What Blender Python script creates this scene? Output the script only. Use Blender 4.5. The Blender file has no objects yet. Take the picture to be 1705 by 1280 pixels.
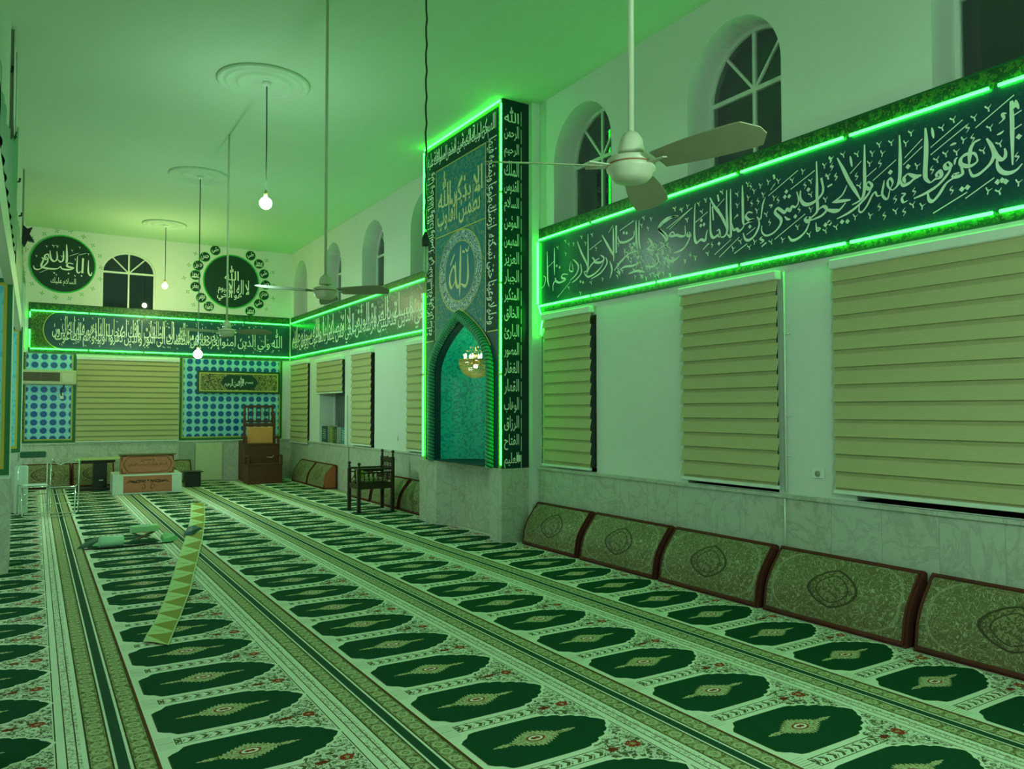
import bpy, math, random, unicodedata
from mathutils import Vector, Matrix

sc = bpy.context.scene
COL = sc.collection
# ------------------------------------------------------------------ camera
F_PX, W_PX, H_PX = 1281.0, 1705.0, 1280.0
VPX, VPY, EYE = 57.0, 683.0, 1.6
cam_d = bpy.data.cameras.new('camera')
cam_d.sensor_fit = 'HORIZONTAL'
cam_d.sensor_width = 36.0
cam_d.lens = F_PX / W_PX * 36.0
cam_d.clip_start = 0.05
cam = bpy.data.objects.new('camera', cam_d)
COL.objects.link(cam)
pitch = math.atan2(VPY - H_PX / 2, F_PX)
yv = Vector((VPX - W_PX / 2, H_PX / 2 - VPY, -F_PX)).normalized()
zv = Vector((0, math.cos(pitch), -math.sin(pitch)))
zv = (zv - zv.dot(yv) * yv).normalized()
xv = yv.cross(zv)
M3 = Matrix((xv, yv, zv))
cam.matrix_world = Matrix.Translation((0, 0, EYE)) @ M3.to_4x4()
sc.camera = cam
# ------------------------------------------------------------------ world, exposure
wd = bpy.data.worlds.new('night'); sc.world = wd; wd.use_nodes = True
wd.node_tree.nodes['Background'].inputs[0].default_value = (0.05, 0.11, 0.07, 1)
wd.node_tree.nodes['Background'].inputs[1].default_value = 0.2
sc.view_settings.view_transform = 'Standard'
sc.view_settings.look = 'None'
sc.view_settings.gamma = 1
sc.view_settings.use_curve_mapping = False
sc.view_settings.exposure = 0.0
sc.cycles.use_denoising = True
sc.cycles.max_bounces = 8
sc.cycles.diffuse_bounces = 5
sc.cycles.sample_clamp_indirect = 4.0
BULB = 700.0          # radiance of a burning bulb
BULB_COL = (0.56, 1.0, 0.68)
LED_COL = (0.018, 1.0, 0.037)
LED = 17.0

XW, YF, H = 5.27, 18.65, 5.4     # right wall, far wall, ceiling
XL, YB = -4.2, -5.0              # unseen left and back limits
PI = math.pi

# ------------------------------------------------------------------ shader helper
class G:
    def __init__(s, name):
        s.m = bpy.data.materials.new(name); s.m.use_nodes = True
        s.t = s.m.node_tree; s.n = s.t.nodes; s.l = s.t.links
        s.b = s.n['Principled BSDF']
    def node(s, typ, **kw):
        n = s.n.new(typ)
        for k, v in kw.items(): setattr(n, k, v)
        return n
    def put(s, sock, v):
        if isinstance(v, bpy.types.NodeSocket): s.l.new(v, sock)
        elif isinstance(v, (tuple, list)) and len(v) == 3 and sock.type == 'RGBA': sock.default_value = (*v, 1)
        else: sock.default_value = v
    def m_(s, op, a, b=0.0, c=0.0, clamp=False):
        n = s.node('ShaderNodeMath', operation=op); n.use_clamp = clamp
        s.put(n.inputs[0], a); s.put(n.inputs[1], b); s.put(n.inputs[2], c)
        return n.outputs[0]
    def obj(s):
        n = s.node('ShaderNodeTexCoord'); return n.outputs['Object']
    def xyz(s, v):
        n = s.node('ShaderNodeSeparateXYZ'); s.l.new(v, n.inputs[0]); return n.outputs
    def comb(s, x, y, z):
        n = s.node('ShaderNodeCombineXYZ')
        for i, q in enumerate((x, y, z)): s.put(n.inputs[i], q)
        return n.outputs[0]
    def noise(s, v, scale, detail=3, rough=.55, dist=0.0):
        n = s.node('ShaderNodeTexNoise'); s.l.new(v, n.inputs['Vector'])
        n.inputs['Scale'].default_value = scale; n.inputs['Detail'].default_value = detail
        n.inputs['Roughness'].default_value = rough; n.inputs['Distortion'].default_value = dist
        return n.outputs['Fac']
    def voro(s, v, scale, feature='F1', rnd=1.0):
        n = s.node('ShaderNodeTexVoronoi', feature=feature); s.l.new(v, n.inputs['Vector'])
        n.inputs['Scale'].default_value = scale
        n.inputs['Randomness'].default_value = rnd
        return n.outputs['Distance']
    def mix(s, f, a, b):
        n = s.node('ShaderNodeMix', data_type='RGBA')
        s.put(n.inputs[0], f); s.put(n.inputs[6], a); s.put(n.inputs[7], b)
        return n.outputs[2]
    def step(s, v, t): return s.m_('GREATER_THAN', v, t)
    def lt(s, v, t): return s.m_('LESS_THAN', v, t)
    def band(s, v, a, b): return s.m_('MULTIPLY', s.step(v, a), s.lt(v, b))
    def col(s, c, rough=.6, metal=0.0, spec=.4):
        s.put(s.b.inputs['Base Color'], c); s.put(s.b.inputs['Roughness'], rough)
        s.b.inputs['Metallic'].default_value = metal
        s.b.inputs['Specular IOR Level'].default_value = spec
        return s.m
    def bump(s, h, strength=.3, dist=.01):
        n = s.node('ShaderNodeBump'); n.inputs['Strength'].default_value = strength
        n.inputs['Distance'].default_value = dist
        s.put(n.inputs['Height'], h); s.l.new(n.outputs[0], s.b.inputs['Normal'])

MATS = {}
def plain(name, c, rough=.6, metal=0.0, var=.12, scale=12, spec=.4):
    """a surface with a faint procedural mottling"""
    if name in MATS: return MATS[name]
    g = G(name); o = g.obj(); f = g.noise(o, scale, 4)
    d = tuple(x * (1 - var) for x in c); e = tuple(min(1, x * (1 + var)) for x in c)
    MATS[name] = g.col(g.mix(f, d, e), rough, metal, spec)
    return MATS[name]
def glow(name, c, strength, base=(.8, .8, .8)):
    if name in MATS: return MATS[name]
    g = G(name); g.col(base, .4)
    g.b.inputs['Emission Color'].default_value = (*c, 1)
    g.b.inputs['Emission Strength'].default_value = strength
    MATS[name] = g.m
    return g.m

# ------------------------------------------------------------------ mesh helper
class MB:
    def __init__(s): s.v = []; s.f = []; s.mi = []; s.sm = []
    def add(s, vs, fs, mi=0, smooth=False):
        o = len(s.v); s.v += [tuple(v) for v in vs]
        for f in fs: s.f.append([i + o for i in f]); s.mi.append(mi); s.sm.append(smooth)
        return s
    def box(s, x0, x1, y0, y1, z0, z1, mi=0):
        vs = [(x, y, z) for z in (z0, z1) for y in (y0, y1) for x in (x0, x1)]
        return s.add(vs, [(0, 2, 3, 1), (4, 5, 7, 6), (0, 1, 5, 4), (2, 6, 7, 3), (0, 4, 6, 2), (1, 3, 7, 5)], mi)
    def bbox(s, x0, x1, y0, y1, z0, z1, b=.006, mi=0):
        """box with chamfered edges"""
        X, Y, Z = (x0, x1), (y0, y1), (z0, z1)
        vs = []; idx = {}
        for i in (0, 1):
            for j in (0, 1):
                for k in (0, 1):
                    sx, sy, sz = (b if i == 0 else -b), (b if j == 0 else -b), (b if k == 0 else -b)
                    idx[i, j, k, 'x'] = len(vs); vs.append((X[i], Y[j] + sy, Z[k] + sz))
                    idx[i, j, k, 'y'] = len(vs); vs.append((X[i] + sx, Y[j], Z[k] + sz))
                    idx[i, j, k, 'z'] = len(vs); vs.append((X[i] + sx, Y[j] + sy, Z[k]))
        fs = []
        for i in (0, 1): fs.append([idx[i, j, k, 'x'] for j, k in ((0, 0), (1, 0), (1, 1), (0, 1))])
        for j in (0, 1): fs.append([idx[i, j, k, 'y'] for i, k in ((0, 0), (1, 0), (1, 1), (0, 1))])
        for k in (0, 1): fs.append([idx[i, j, k, 'z'] for i, j in ((0, 0), (1, 0), (1, 1), (0, 1))])
        for j in (0, 1):
            for k in (0, 1): fs.append([idx[0, j, k, 'y'], idx[1, j, k, 'y'], idx[1, j, k, 'z'], idx[0, j, k, 'z']])
        for i in (0, 1):
            for k in (0, 1): fs.append([idx[i, 0, k, 'x'], idx[i, 1, k, 'x'], idx[i, 1, k, 'z'], idx[i, 0, k, 'z']])
        for i in (0, 1):
            for j in (0, 1): fs.append([idx[i, j, 0, 'x'], idx[i, j, 1, 'x'], idx[i, j, 1, 'y'], idx[i, j, 0, 'y']])
        for i in (0, 1):
            for j in (0, 1):
                for k in (0, 1): fs.append([idx[i, j, k, c] for c in 'xyz'])
        return s.add(vs, fs, mi)
    def lathe(s, c, prof, n=20, mi=0, smooth=True, axis='z'):
        vs = []; fs = []
        for r, h in prof:
            for k in range(n):
                a = 2 * PI * k / n
                p = (r * math.cos(a), r * math.sin(a), h)
                if axis == 'y': p = (p[0], h, p[1])
                if axis == 'x': p = (h, p[0], p[1])
                vs.append((c[0] + p[0], c[1] + p[1], c[2] + p[2]))
        for i in range(len(prof) - 1):
            for k in range(n):
                k2 = (k + 1) % n
                fs.append((i * n + k, i * n + k2, (i + 1) * n + k2, (i + 1) * n + k))
        fs.append(list(range(n))[::-1]); fs.append([(len(prof) - 1) * n + k for k in range(n)])
        return s.add(vs, fs, mi, smooth)
    def tube(s, pts, r, n=8, mi=0, closed=False, smooth=True):
        pts = [Vector(p) for p in pts]; N = len(pts); vs = []; fs = []
        rr = r if isinstance(r, (list, tuple)) else [r] * N
        up = None
        for i, p in enumerate(pts):
            a = pts[i - 1] if (i > 0 or closed) else p
            b = pts[(i + 1) % N] if (i < N - 1 or closed) else p
            t = (b - a).normalized()
            if up is None:
                up = Vector((0, 0, 1)) if abs(t.z) < .9 else Vector((1, 0, 0))
            u = (up - t * up.dot(t)).normalized(); up = u; w = t.cross(u)
            for k in range(n):
                q = 2 * PI * k / n
                vs.append(p + (u * math.cos(q) + w * math.sin(q)) * rr[i])
        for i in range(N if closed else N - 1):
            j = (i + 1) % N
            for k in range(n):
                k2 = (k + 1) % n
                fs.append((i * n + k, i * n + k2, j * n + k2, j * n + k))
        if not closed:
            fs.append(list(range(n))[::-1]); fs.append([(N - 1) * n + k for k in range(n)])
        return s.add(vs, fs, mi, smooth)
    def prism(s, poly, d, mi=0):
        """poly: 3-D points of one face, extruded by vector d"""
        n = len(poly); P = [Vector(p) for p in poly]; d = Vector(d)
        return s.add(P + [p + d for p in P], [list(range(n))[::-1], list(range(n, 2 * n))] +
                     [(i, (i + 1) % n, n + (i + 1) % n, n + i) for i in range(n)], mi)
    def xf(s, m):
        s.v = [tuple(m @ Vector(v)) for v in s.v]; return s
    def mesh(s, name, mats):
        me = bpy.data.meshes.new(name); me.from_pydata(s.v, [], s.f)
        mats = mats if isinstance(mats, (list, tuple)) else [mats]
        for m in mats: me.materials.append(m)
        me.polygons.foreach_set('material_index', s.mi)
        me.polygons.foreach_set('use_smooth', s.sm)
        me.update(); return me
    def build(s, name, mats, parent=None, loc=None):
        o = bpy.data.objects.new(name, s.mesh(name, mats)); COL.objects.link(o)
        if parent is not None: o.parent = parent
        if loc is not None: o.location = loc
        return o

def tag(o, label=None, cat=None, group=None, kind=None):
    if label: o['label'] = label
    if cat: o['category'] = cat
    if group: o['group'] = group
    if kind: o['kind'] = kind
    return o
def thing(name, label, cat, loc=(0, 0, 0), rz=0.0, group=None):
    o = bpy.data.objects.new(name, None); COL.objects.link(o)
    o.location = loc; o.rotation_euler = (0, 0, rz); o.empty_display_size = .1
    return tag(o, label, cat, group)
def struct(name, mb, mats, parent=None):
    o = mb.build(name, mats, parent)
    if parent is None: o['kind'] = 'structure'
    return o
def dup(root, loc=None, rz=None, label=None, group=None):
    def cp(o, par):
        c = o.copy(); COL.objects.link(c); c.parent = par
        for ch in list(o.children): cp(ch, c)
        return c
    r = cp(root, root.parent)
    if loc is not None: r.location = loc
    if rz is not None: r.rotation_euler = (0, 0, rz)
    if label: r['label'] = label
    if group: r['group'] = group
    return r

# ------------------------------------------------------------------ Arabic lettering as meshes
DUAL = {}
for cp in range(0xFE70, 0xFEFD):
    try: nm = unicodedata.name(chr(cp))
    except ValueError: continue
    for form in ('ISOLATED', 'INITIAL', 'MEDIAL', 'FINAL'):
        if nm.endswith(form + ' FORM'):
            base = nm[:-(len(form) + 6)]
            DUAL.setdefault(base, {})[form] = chr(cp)
for cp, base in ((0xFB56, 'ARABIC LETTER PEH'), (0xFB8A, 'ARABIC LETTER JEH'), (0xFB8E, 'ARABIC LETTER KEHEH'), (0xFBFC, 'ARABIC LETTER FARSI YEH')):
    names = ['ISOLATED', 'FINAL', 'INITIAL', 'MEDIAL'] if cp != 0xFB8A else ['ISOLATED', 'FINAL']
    DUAL[base] = {f: chr(cp + i) for i, f in enumerate(names)}
def shape(text):
    """logical text -> visual left-to-right string of presentation forms"""
    out = []
    for word in text.split(' '):
        if word == 'الله': out.append('\ufdf2'); continue
        w = word.replace('لا', '\ufefb').replace('لأ', '\ufef7').replace('لإ', '\ufef9')
        res = ''
        def info(ch):
            if '\ufef5' <= ch <= '\ufefc': return {'ISOLATED': ch, 'FINAL': chr(ord(ch) + 1)}
            try: return DUAL.get(unicodedata.name(ch))
            except ValueError: return None
        for i, ch in enumerate(w):
            d = info(ch)
            if d is None: res += ch; continue
            p = info(w[i - 1]) if i else None
            n = info(w[i + 1]) if i + 1 < len(w) else None
            jp = p is not None and 'INITIAL' in p and 'FINAL' in d
            jn = n is not None and 'INITIAL' in d and 'FINAL' in n
            k = 'MEDIAL' if jp and jn else 'FINAL' if jp else 'INITIAL' if jn else 'ISOLATED'
            res += d.get(k, d['ISOLATED'])
        out.append(res)
    return ' '.join(reversed([w if w == '\ufdf2' else w[::-1] for w in out]))
_tc = {}
def glyphs(text, bold=0.0, space=1.0):
    """2-D triangles of the shaped text: (verts, faces), unit em"""
    key = (text, bold, space)
    if key in _tc: return _tc[key]
    cu = bpy.data.curves.new('lettering', 'FONT'); cu.body = shape(text); cu.resolution_u = 2
    cu.offset = bold; cu.space_character = space; cu.space_word = .55
    ob = bpy.data.objects.new('lettering', cu); COL.objects.link(ob)
    dg = bpy.context.evaluated_depsgraph_get()
    me = bpy.data.meshes.new_from_object(ob.evaluated_get(dg))
    vs = [(v.co.x, v.co.y) for v in me.vertices]; fs = [tuple(p.vertices) for p in me.polygons]
    bpy.data.objects.remove(ob); bpy.data.curves.remove(cu); bpy.data.meshes.remove(me)
    _tc[key] = (vs, fs); return _tc[key]
def thuluth(text, w, h, tall=1.7, bold=.012, slant=0.0, space=1.0):
    """lettering fitted in a w x h box, risers drawn out upwards, origin lower left"""
    vs, fs = glyphs(text, bold, space)
    if not vs: return [], []
    P = []
    for x, y in vs:
        if y > .36: y = .36 + (y - .36) * tall
        P.append((x + slant * y, y))
    x0, x1 = min(p[0] for p in P), max(p[0] for p in P); y0, y1 = min(p[1] for p in P), max(p[1] for p in P)
    return [((x - x0) / (x1 - x0) * w, (y - y0) / (y1 - y0) * h) for x, y in P], fs
class Surf:
    """a surface T(u, v) on which every stroke lies a hair above the one before"""
    def __init__(s, f): s.f = f; s.k = 0
    def next(s): s.k = (s.k + 1) % 14
    def __call__(s, u, v): return s.f(u, v, s.k * .00018)
def put_text(mb, T, text, u, v, w, h, rot=0, mi=0, **kw):
    """T(u, v) -> 3-D point on the surface; rot 90: the line runs upwards"""
    if isinstance(T, Surf): T.next()
    P, fs = thuluth(text, w if rot == 0 else h, h if rot == 0 else w, **kw)
    if rot == 90: P = [(w - y, x) for x, y in P]
    if rot == -90: P = [(y, h - x) for x, y in P]
    mb.add([T(u + a, v + b) for a, b in P], fs, mi)
def ribbon(mb, T, pts, w, mi=0, nib=35, taper=True):
    """a stroke of a broad pen on a surface; rounded by Catmull-Rom"""
    P = []
    if isinstance(T, Surf): T.next()
    q = [pts[0]] + list(pts) + [pts[-1]]
    if len(pts) > 2:
        for i in range(1, len(q) - 2):
            p0, p1, p2, p3 = q[i - 1], q[i], q[i + 1], q[i + 2]
            for k in range(4):
                t = k / 4
                P.append(tuple(.5 * ((2 * p1[j]) + (-p0[j] + p2[j]) * t + (2 * p0[j] - 5 * p1[j] + 4 * p2[j] - p3[j]) * t * t +
                         (-p0[j] + 3 * p1[j] - 3 * p2[j] + p3[j]) * t ** 3) for j in (0, 1)))
        P.append(tuple(pts[-1]))
    else: P = [tuple(p) for p in pts]
    n = len(P); L = []; R = []
    nv = (math.cos(math.radians(nib)), math.sin(math.radians(nib)))
    for i, p in enumerate(P):
        a = P[max(0, i - 1)]; b = P[min(n - 1, i + 1)]
        dx, dy = b[0] - a[0], b[1] - a[1]; l = math.hypot(dx, dy) or 1
        nx, ny = -dy / l, dx / l
        k = .55 + .45 * abs(nx * nv[0] + ny * nv[1])
        if taper and n > 2: k *= min(1, .35 + 2.2 * min(i, n - 1 - i) / n)
        L.append(T(p[0] + nx * w * k / 2, p[1] + ny * w * k / 2)); R.append(T(p[0] - nx * w * k / 2, p[1] - ny * w * k / 2))
    mb.add(L + R, [(i, i + 1, n + i + 1, n + i) for i in range(n - 1)], mi)
def vee(mb, T, u, v, s=.03, a=0.0, mi=0):
    def r(x, y): return (u + (x * math.cos(a) - y * math.sin(a)) * s, v + (x * math.sin(a) + y * math.cos(a)) * s)
    ribbon(mb, T, [r(-.8, .9), r(-.35, .25), r(0, .1), r(.1, -1)], s * .42, mi, taper=False)
    ribbon(mb, T, [r(0, .1), r(.35, .25), r(.9, .8)], s * .36, mi)
def dot(mb, T, u, v, s=.02, mi=0):
    mb.add([T(u - s, v), T(u, v - s), T(u + s, v), T(u, v + s)], [(0, 1, 2, 3)], mi)
def arch_w(hw, zs, za, z, p=2.0):
    """half-width of a pointed arch at height z"""
    if z <= zs: return hw
    s = min(1, (z - zs) / (za - zs))
    return hw * (1 - s ** p)
def arch_pts(c, hw, z0, zs, za, n=14, p=2.0, rnd=False):
    """outline from lower left over the apex to lower right, (s, z)"""
    L = [(c - hw, z0)]
    for i in range(n + 1):
        t = i / n
        if rnd: a = t * PI / 2; L.append((c - hw * math.cos(a), zs + (za - zs) * math.sin(a)))
        else: L.append((c - hw * (1 - t ** p), zs + (za - zs) * t))
    return L + [(2 * c - s_, z) for s_, z in reversed(L[:-1])]
def holed(mb, T, s0, s1, z0, z1, holes, mi=0):
    """wall sheet with holes; hole = outline list of (s, z), low left .. apex .. low right (bottom at first z)"""
    cuts = {s0, s1}
    for h in holes:
        for p in h: cuts.add(min(max(p[0], s0), s1))
    cuts = sorted(cuts); cuts = [c for i, c in enumerate(cuts) if i == 0 or c - cuts[i - 1] > 1e-5]
    def top(h, s):
        best = None
        for (a, za), (b, zb) in zip(h[:-1], h[1:]):
            lo, hi = min(a, b), max(a, b)
            if lo - 1e-6 <= s <= hi + 1e-6:
                z = za + (zb - za) * ((s - a) / (b - a)) if abs(b - a) > 1e-6 else max(za, zb)
                best = z if best is None else max(best, z)
        return best
    for a, b in zip(cuts[:-1], cuts[1:]):
        iv = []
        for h in holes:
            if h[0][0] - 1e-6 <= a and b <= h[-1][0] + 1e-6:
                e = 1e-6
                iv.append((h[0][1], top(h, a + e), top(h, b - e)))
        iv.sort(); la = lb = z0
        for zb, ta, tb in iv:
            mb.add([T(a, la), T(b, lb), T(b, zb), T(a, zb)], [(0, 1, 2, 3)], mi); la, lb = ta, tb
        mb.add([T(a, la), T(b, lb), T(b, z1), T(a, z1)], [(0, 1, 2, 3)], mi)
def reveal(mb, T, h, d, mi=0, smooth=False):
    """inner faces of a hole, T(s, z, depth)"""
    n = len(h)
    mb.add([T(s, z, 0) for s, z in h] + [T(s, z, d) for s, z in h],
           [(i, (i + 1) % n, n + (i + 1) % n, n + i) for i in range(n)], mi, smooth)

# ------------------------------------------------------------------ materials of the setting
g = G('white plaster'); o_ = g.obj(); f_ = g.noise(o_, 1.3, 5)
g.bump(g.noise(o_, 90, 3), .08, .004)
M_wall = g.col(g.mix(f_, (.65, .65, .64), (.73, .73, .72)), .75, spec=.25)
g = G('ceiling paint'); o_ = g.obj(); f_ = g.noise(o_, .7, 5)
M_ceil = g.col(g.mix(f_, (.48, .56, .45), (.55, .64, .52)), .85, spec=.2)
M_trimw = plain('white gloss paint', (.72, .74, .70), .4)
def marble(name, axis, tile=.42):
    g = G(name); o = g.obj(); x = g.xyz(o)
    s = x[axis]
    cell = g.m_('FLOOR', g.m_('DIVIDE', s, tile))
    sh = g.comb(g.m_('ADD', x[0], g.m_('MULTIPLY', cell, 3.7)), g.m_('ADD', x[1], g.m_('MULTIPLY', cell, 5.3)), x[2])
    a = g.noise(sh, 2.2, 7, .62, 1.6); b = g.noise(sh, 7, 6, .7, 2.5)
    vein = g.m_('SUBTRACT', 1.0, g.m_('MULTIPLY', g.m_('ABSOLUTE', g.m_('SUBTRACT', a, .5)), 22), clamp=True)
    c = g.mix(b, (.42, .40, .33), (.60, .60, .55))
    c = g.mix(g.m_('MULTIPLY', vein, .5), c, (.27, .25, .20))
    fr = g.m_('FRACT', g.m_('DIVIDE', s, tile))
    c = g.mix(g.m_('MULTIPLY', g.lt(fr, .008), .7), c, (.15, .14, .12))
    tint = g.m_('FRACT', g.m_('MULTIPLY', g.m_('SINE', g.m_('MULTIPLY', cell, 12.9)), 43.7))
    c = g.mix(g.m_('MULTIPLY', tint, .22), c, (.50, .56, .60))
    return g.col(c, .32, spec=.5)
M_marY = marble('marble slabs right wall', 1); M_marX = marble('marble slabs far wall', 0, .6)
M_alu = plain('white aluminium', (.70, .72, .68), .35, .0)
g = G('window glass'); g.col((.75, .85, .82), .03); g.b.inputs['Transmission Weight'].default_value = 1; g.b.inputs['IOR'].default_value = 1.45
M_glass = g.m

# ------------------------------------------------------------------ room shell
mb = MB().box(XL - .2, XW + .5, YB - .2, YF + .2, -.2, 0)
struct('floor', mb, plain('screed', (.3, .3, .27), .9))
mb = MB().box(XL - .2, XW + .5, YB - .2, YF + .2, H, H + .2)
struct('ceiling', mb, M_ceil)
struct('wall_back', MB().box(XL - .2, XW + .5, YB - .2, YB, 0, H), M_wall)
struct('wall_left', MB().box(XL - .2, XL, YB, YF, 0, H), M_wall)

UP = [(2.42 - 2.25 * 1, 0), (2.42, 0), (4.76, 0), (6.99, 0), (11.15, 0), (13.38, 0), (15.65, 0), (17.93, 0)]
UPC = [-2.2, .12, 2.40, 4.76, 6.99, 11.15, 13.38, 15.65, 17.93]
HWU, ZS0, ZSP, ZAP = .545, 3.82, 4.55, 5.12
LOW = [(-3.6, -1.2, .92, 2.66), (-.4, 3.57, .92, 2.66), (4.28, 5.33, .92, 2.66), (6.72, 7.60, .92, 2.66), (10.45, 11.65, .92, 2.66),
       (13.24, 14.22, .92, 2.66), (14.83, 16.42, .92, 2.62), (17.15, 18.45, .92, 2.66)]
holes = [arch_pts(c, HWU, ZS0, ZSP, ZAP, rnd=True) for c in UPC]
holes += [[(a, z0), (a, z1), (b, z1), (b, z0)] for a, b, z0, z1 in LOW]
NICHE = [(8.99 + (s - 8.99), z) for s, z in arch_pts(8.99, .78, .9, 1.75, 2.75)]
mb = MB()
holed(mb, lambda s, z: (XW, s, z), YB, YF, 0, H, holes + [[(8.0, 0.02), (8.0, 3.0), (9.98, 3.0), (9.98, .02)]])
for h in holes: reveal(mb, lambda s, z, d: (XW + d, s, z), h, .42)
struct('wall_right', mb, M_wall)
# far wall
mb = MB()
FW = arch_pts(1.71, .53, 3.78, 4.60, 5.05, rnd=True)
FB = [(.78, .92), (.78, 2.6), (2.70, 2.6), (2.70, .92)]
holed(mb, lambda s, z: (s, YF, z), XL, XW, 0, H, [FW, FB])
reveal(mb, lambda s, z, d: (s, YF + d, z), FW, .10); reveal(mb, lambda s, z, d: (s, YF + d, z), FB, .3)
struct('wall_far', mb, M_wall)

# windows
def window(name, w, z0, zs, za, loc, rz, fan=True, label=None, spring_bar=True, depth=0.0):
    root = bpy.data.objects.new(name, None); COL.objects.link(root); root.location = loc; root.rotation_euler = (0, 0, rz)
    root['kind'] = 'structure'
    hw = w / 2
    out = arch_pts(0, hw, z0, zs, za, rnd=True) if fan else [(-hw, z0), (-hw, za), (hw, za), (hw, z0)]
    m = MB(); t = .035
    cz = zs if fan else (z0 + za) / 2
    def shrink(p, k): return (p[0] * (1 - k / hw), cz + (p[1] - cz) * (1 - k / max(.3, abs(p[1] - cz) + 1e-6)) if abs(p[1] - cz) > 1e-6 else p[1])
    inn = []
    for s, z in out:
        if fan and z > zs:
            r = math.hypot(s, z - zs); inn.append((s * (r - t) / r, zs + (z - zs) * (r - t) / r))
        else: inn.append((max(-hw + t, min(hw - t, s)), max(z, z0 + t) if z < cz else min(z, za - t)))
    n = len(out)
    for i in range(n):
        j = (i + 1) % n
        a, b, c, d = out[i], out[j], inn[j], inn[i]
        m.add([(p[0], y, p[1]) for y in (0, .05) for p in (a, b, c, d)],
              [(0, 1, 2, 3), (7, 6, 5, 4), (3, 2, 6, 7), (0, 4, 5, 1)])
    m.box(-.016, .016, .004, .046, z0 + .03, za - .03)
    if fan:
        m.box(-hw + .02, hw - .02, .002, .048, zs - .02, zs + .02)
        for a in (50, 130):
            r = (za - zs) * 1.0; A = math.radians(a)
            ex, ez = hw * .97 * math.cos(A), (za - zs) * .97 * math.sin(A)
            nx, nz = -math.sin(A) * .013, math.cos(A) * .013
            m.prism([(nx, .006, zs + nz), (ex + nx, .006, zs + ez + nz), (ex - nx, .006, zs + ez - nz), (-nx, .006, zs - nz)], (0, .035, 0))
    m.build('window_frame', M_alu, root)
    p = MB()
    if fan: P = [(s * .97, .026, z) for s, z in out]
    else: P = [(s * .98, .026, z) for s, z in out]
    p.prism(P, (0, .006, 0)); p.build('glass', M_glass, root)
    if label: root['label'] = label
    return root
k = 0
for c in UPC:
    k += 1
    window('window_%d' % k, 2 * HWU, ZS0, ZSP, ZAP, (XW + .30, c, 0), -PI / 2)
for a, b, z0, z1 in LOW:
    k += 1
    window('window_%d' % k, b - a, z0, 0, z1, (XW + .32, (a + b) / 2, 0), -PI / 2, fan=False)
k += 1; window('window_%d' % k, 1.06, 3.78, 4.60, 5.05, (1.71, YF + .04, 0), 0)
k += 1; window('window_%d' % k, 1.92, .92, 0, 2.6, (1.74, YF + .2, 0), 0, fan=False)

# ledge and wainscot
mb = MB().box(XW - .02, XW, YB, 7.83, 0, .885); struct('trim_1', mb, M_marY)
mb = MB().box(XW - .02, XW, 10.1, YF, 0, .885); struct('trim_2', mb, M_marY)
mb = MB().box(XW - .045, XW + .02, YB, 7.83, .885, .915); struct('trim_3', mb, M_marY)
mb = MB().box(XW - .045, XW + .02, 10.1, YF, .885, .915); struct('trim_4', mb, M_marY)
mb = MB().box(XL, XW - .02, YF - .02, YF, 0, .885); struct('trim_5', mb, M_marX)
mb = MB().box(XL, XW - .045, YF - .04, YF + .02, .885, .915); struct('trim_6', mb, M_marX)
# lower right window boards
for i, (a, b, z0, z1) in enumerate(LOW):
    struct('trim_%d' % (7 + i), MB().box(XW + .02, XW + .4, a, b, .90, .92), M_marY)

# left side: piers carrying a gallery, fascia, wall above
M_shade = plain('gallery paint', (.50, .50, .45), .8); M_upper_shade = plain('olive upper wall painted shade', (.24, .27, .20), .8)  # upper pier faces darkened in colour to stand for shade
def pier(name, x0, x1, y0, y1, z0=0, z1=H):
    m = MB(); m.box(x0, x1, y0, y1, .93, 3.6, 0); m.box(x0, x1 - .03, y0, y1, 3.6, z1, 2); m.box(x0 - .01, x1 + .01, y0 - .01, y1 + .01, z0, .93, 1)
    struct(name, m, [M_wall, M_marX, M_upper_shade])
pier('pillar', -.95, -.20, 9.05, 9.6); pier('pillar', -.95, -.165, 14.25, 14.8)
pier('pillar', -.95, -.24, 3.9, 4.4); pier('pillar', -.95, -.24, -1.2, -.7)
m = MB().box(-.62, -.26, YB, 9.0, 3.57, H); m.box(-.62, -.218, 9.62, YF, 3.57, H); struct('wall_left_upper', m, plain('grey green wall painted shade', (.42, .46, .38), .8))  # wall above the gallery toned down in colour to suggest shade
m = MB().box(-.27, -.194, 4.6, YF, 2.84, 3.13); struct('trim_20', m, plain('cream fascia', (.66, .66, .50), .5))
m = MB().box(XL, -.28, YB, YF, 3.42, 3.56); struct('ceiling_gallery', m, M_shade)

# ceiling rosettes
def rosette(x, y, r, label):
    prof = [(r, 0), (r, -.012), (r * .97, -.030), (r * .93, -.034), (r * .90, -.018), (r * .84, -.014), (r * .81, -.03), (r * .77, -.03),
            (r * .74, -.012), (r * .60, -.010), (r * .57, -.028), (r * .53, -.034), (r * .50, -.024), (r * .47, -.012), (r * .08, -.014), (r * .06, -.03), (.001, -.032)]
    o = MB().lathe((0, 0, 0), prof, 56).build('ceiling_rosette', M_ceil, None, (x, y, H))
    tag(o, label, 'ceiling rosette', 'plaster rosettes on the ceiling')
rosette(2.2, 9.0, .52, 'round plaster ceiling rosette nearest the viewer, above the bright upper bulb')
rosette(2.2, 13.15, .46, 'round plaster ceiling rosette in the middle of the row')
rosette(2.2, 17.0, .42, 'round plaster ceiling rosette closest to the far wall')
rosette(2.2, 4.7, .5, 'round plaster ceiling rosette overhead behind the frame edge')

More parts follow.
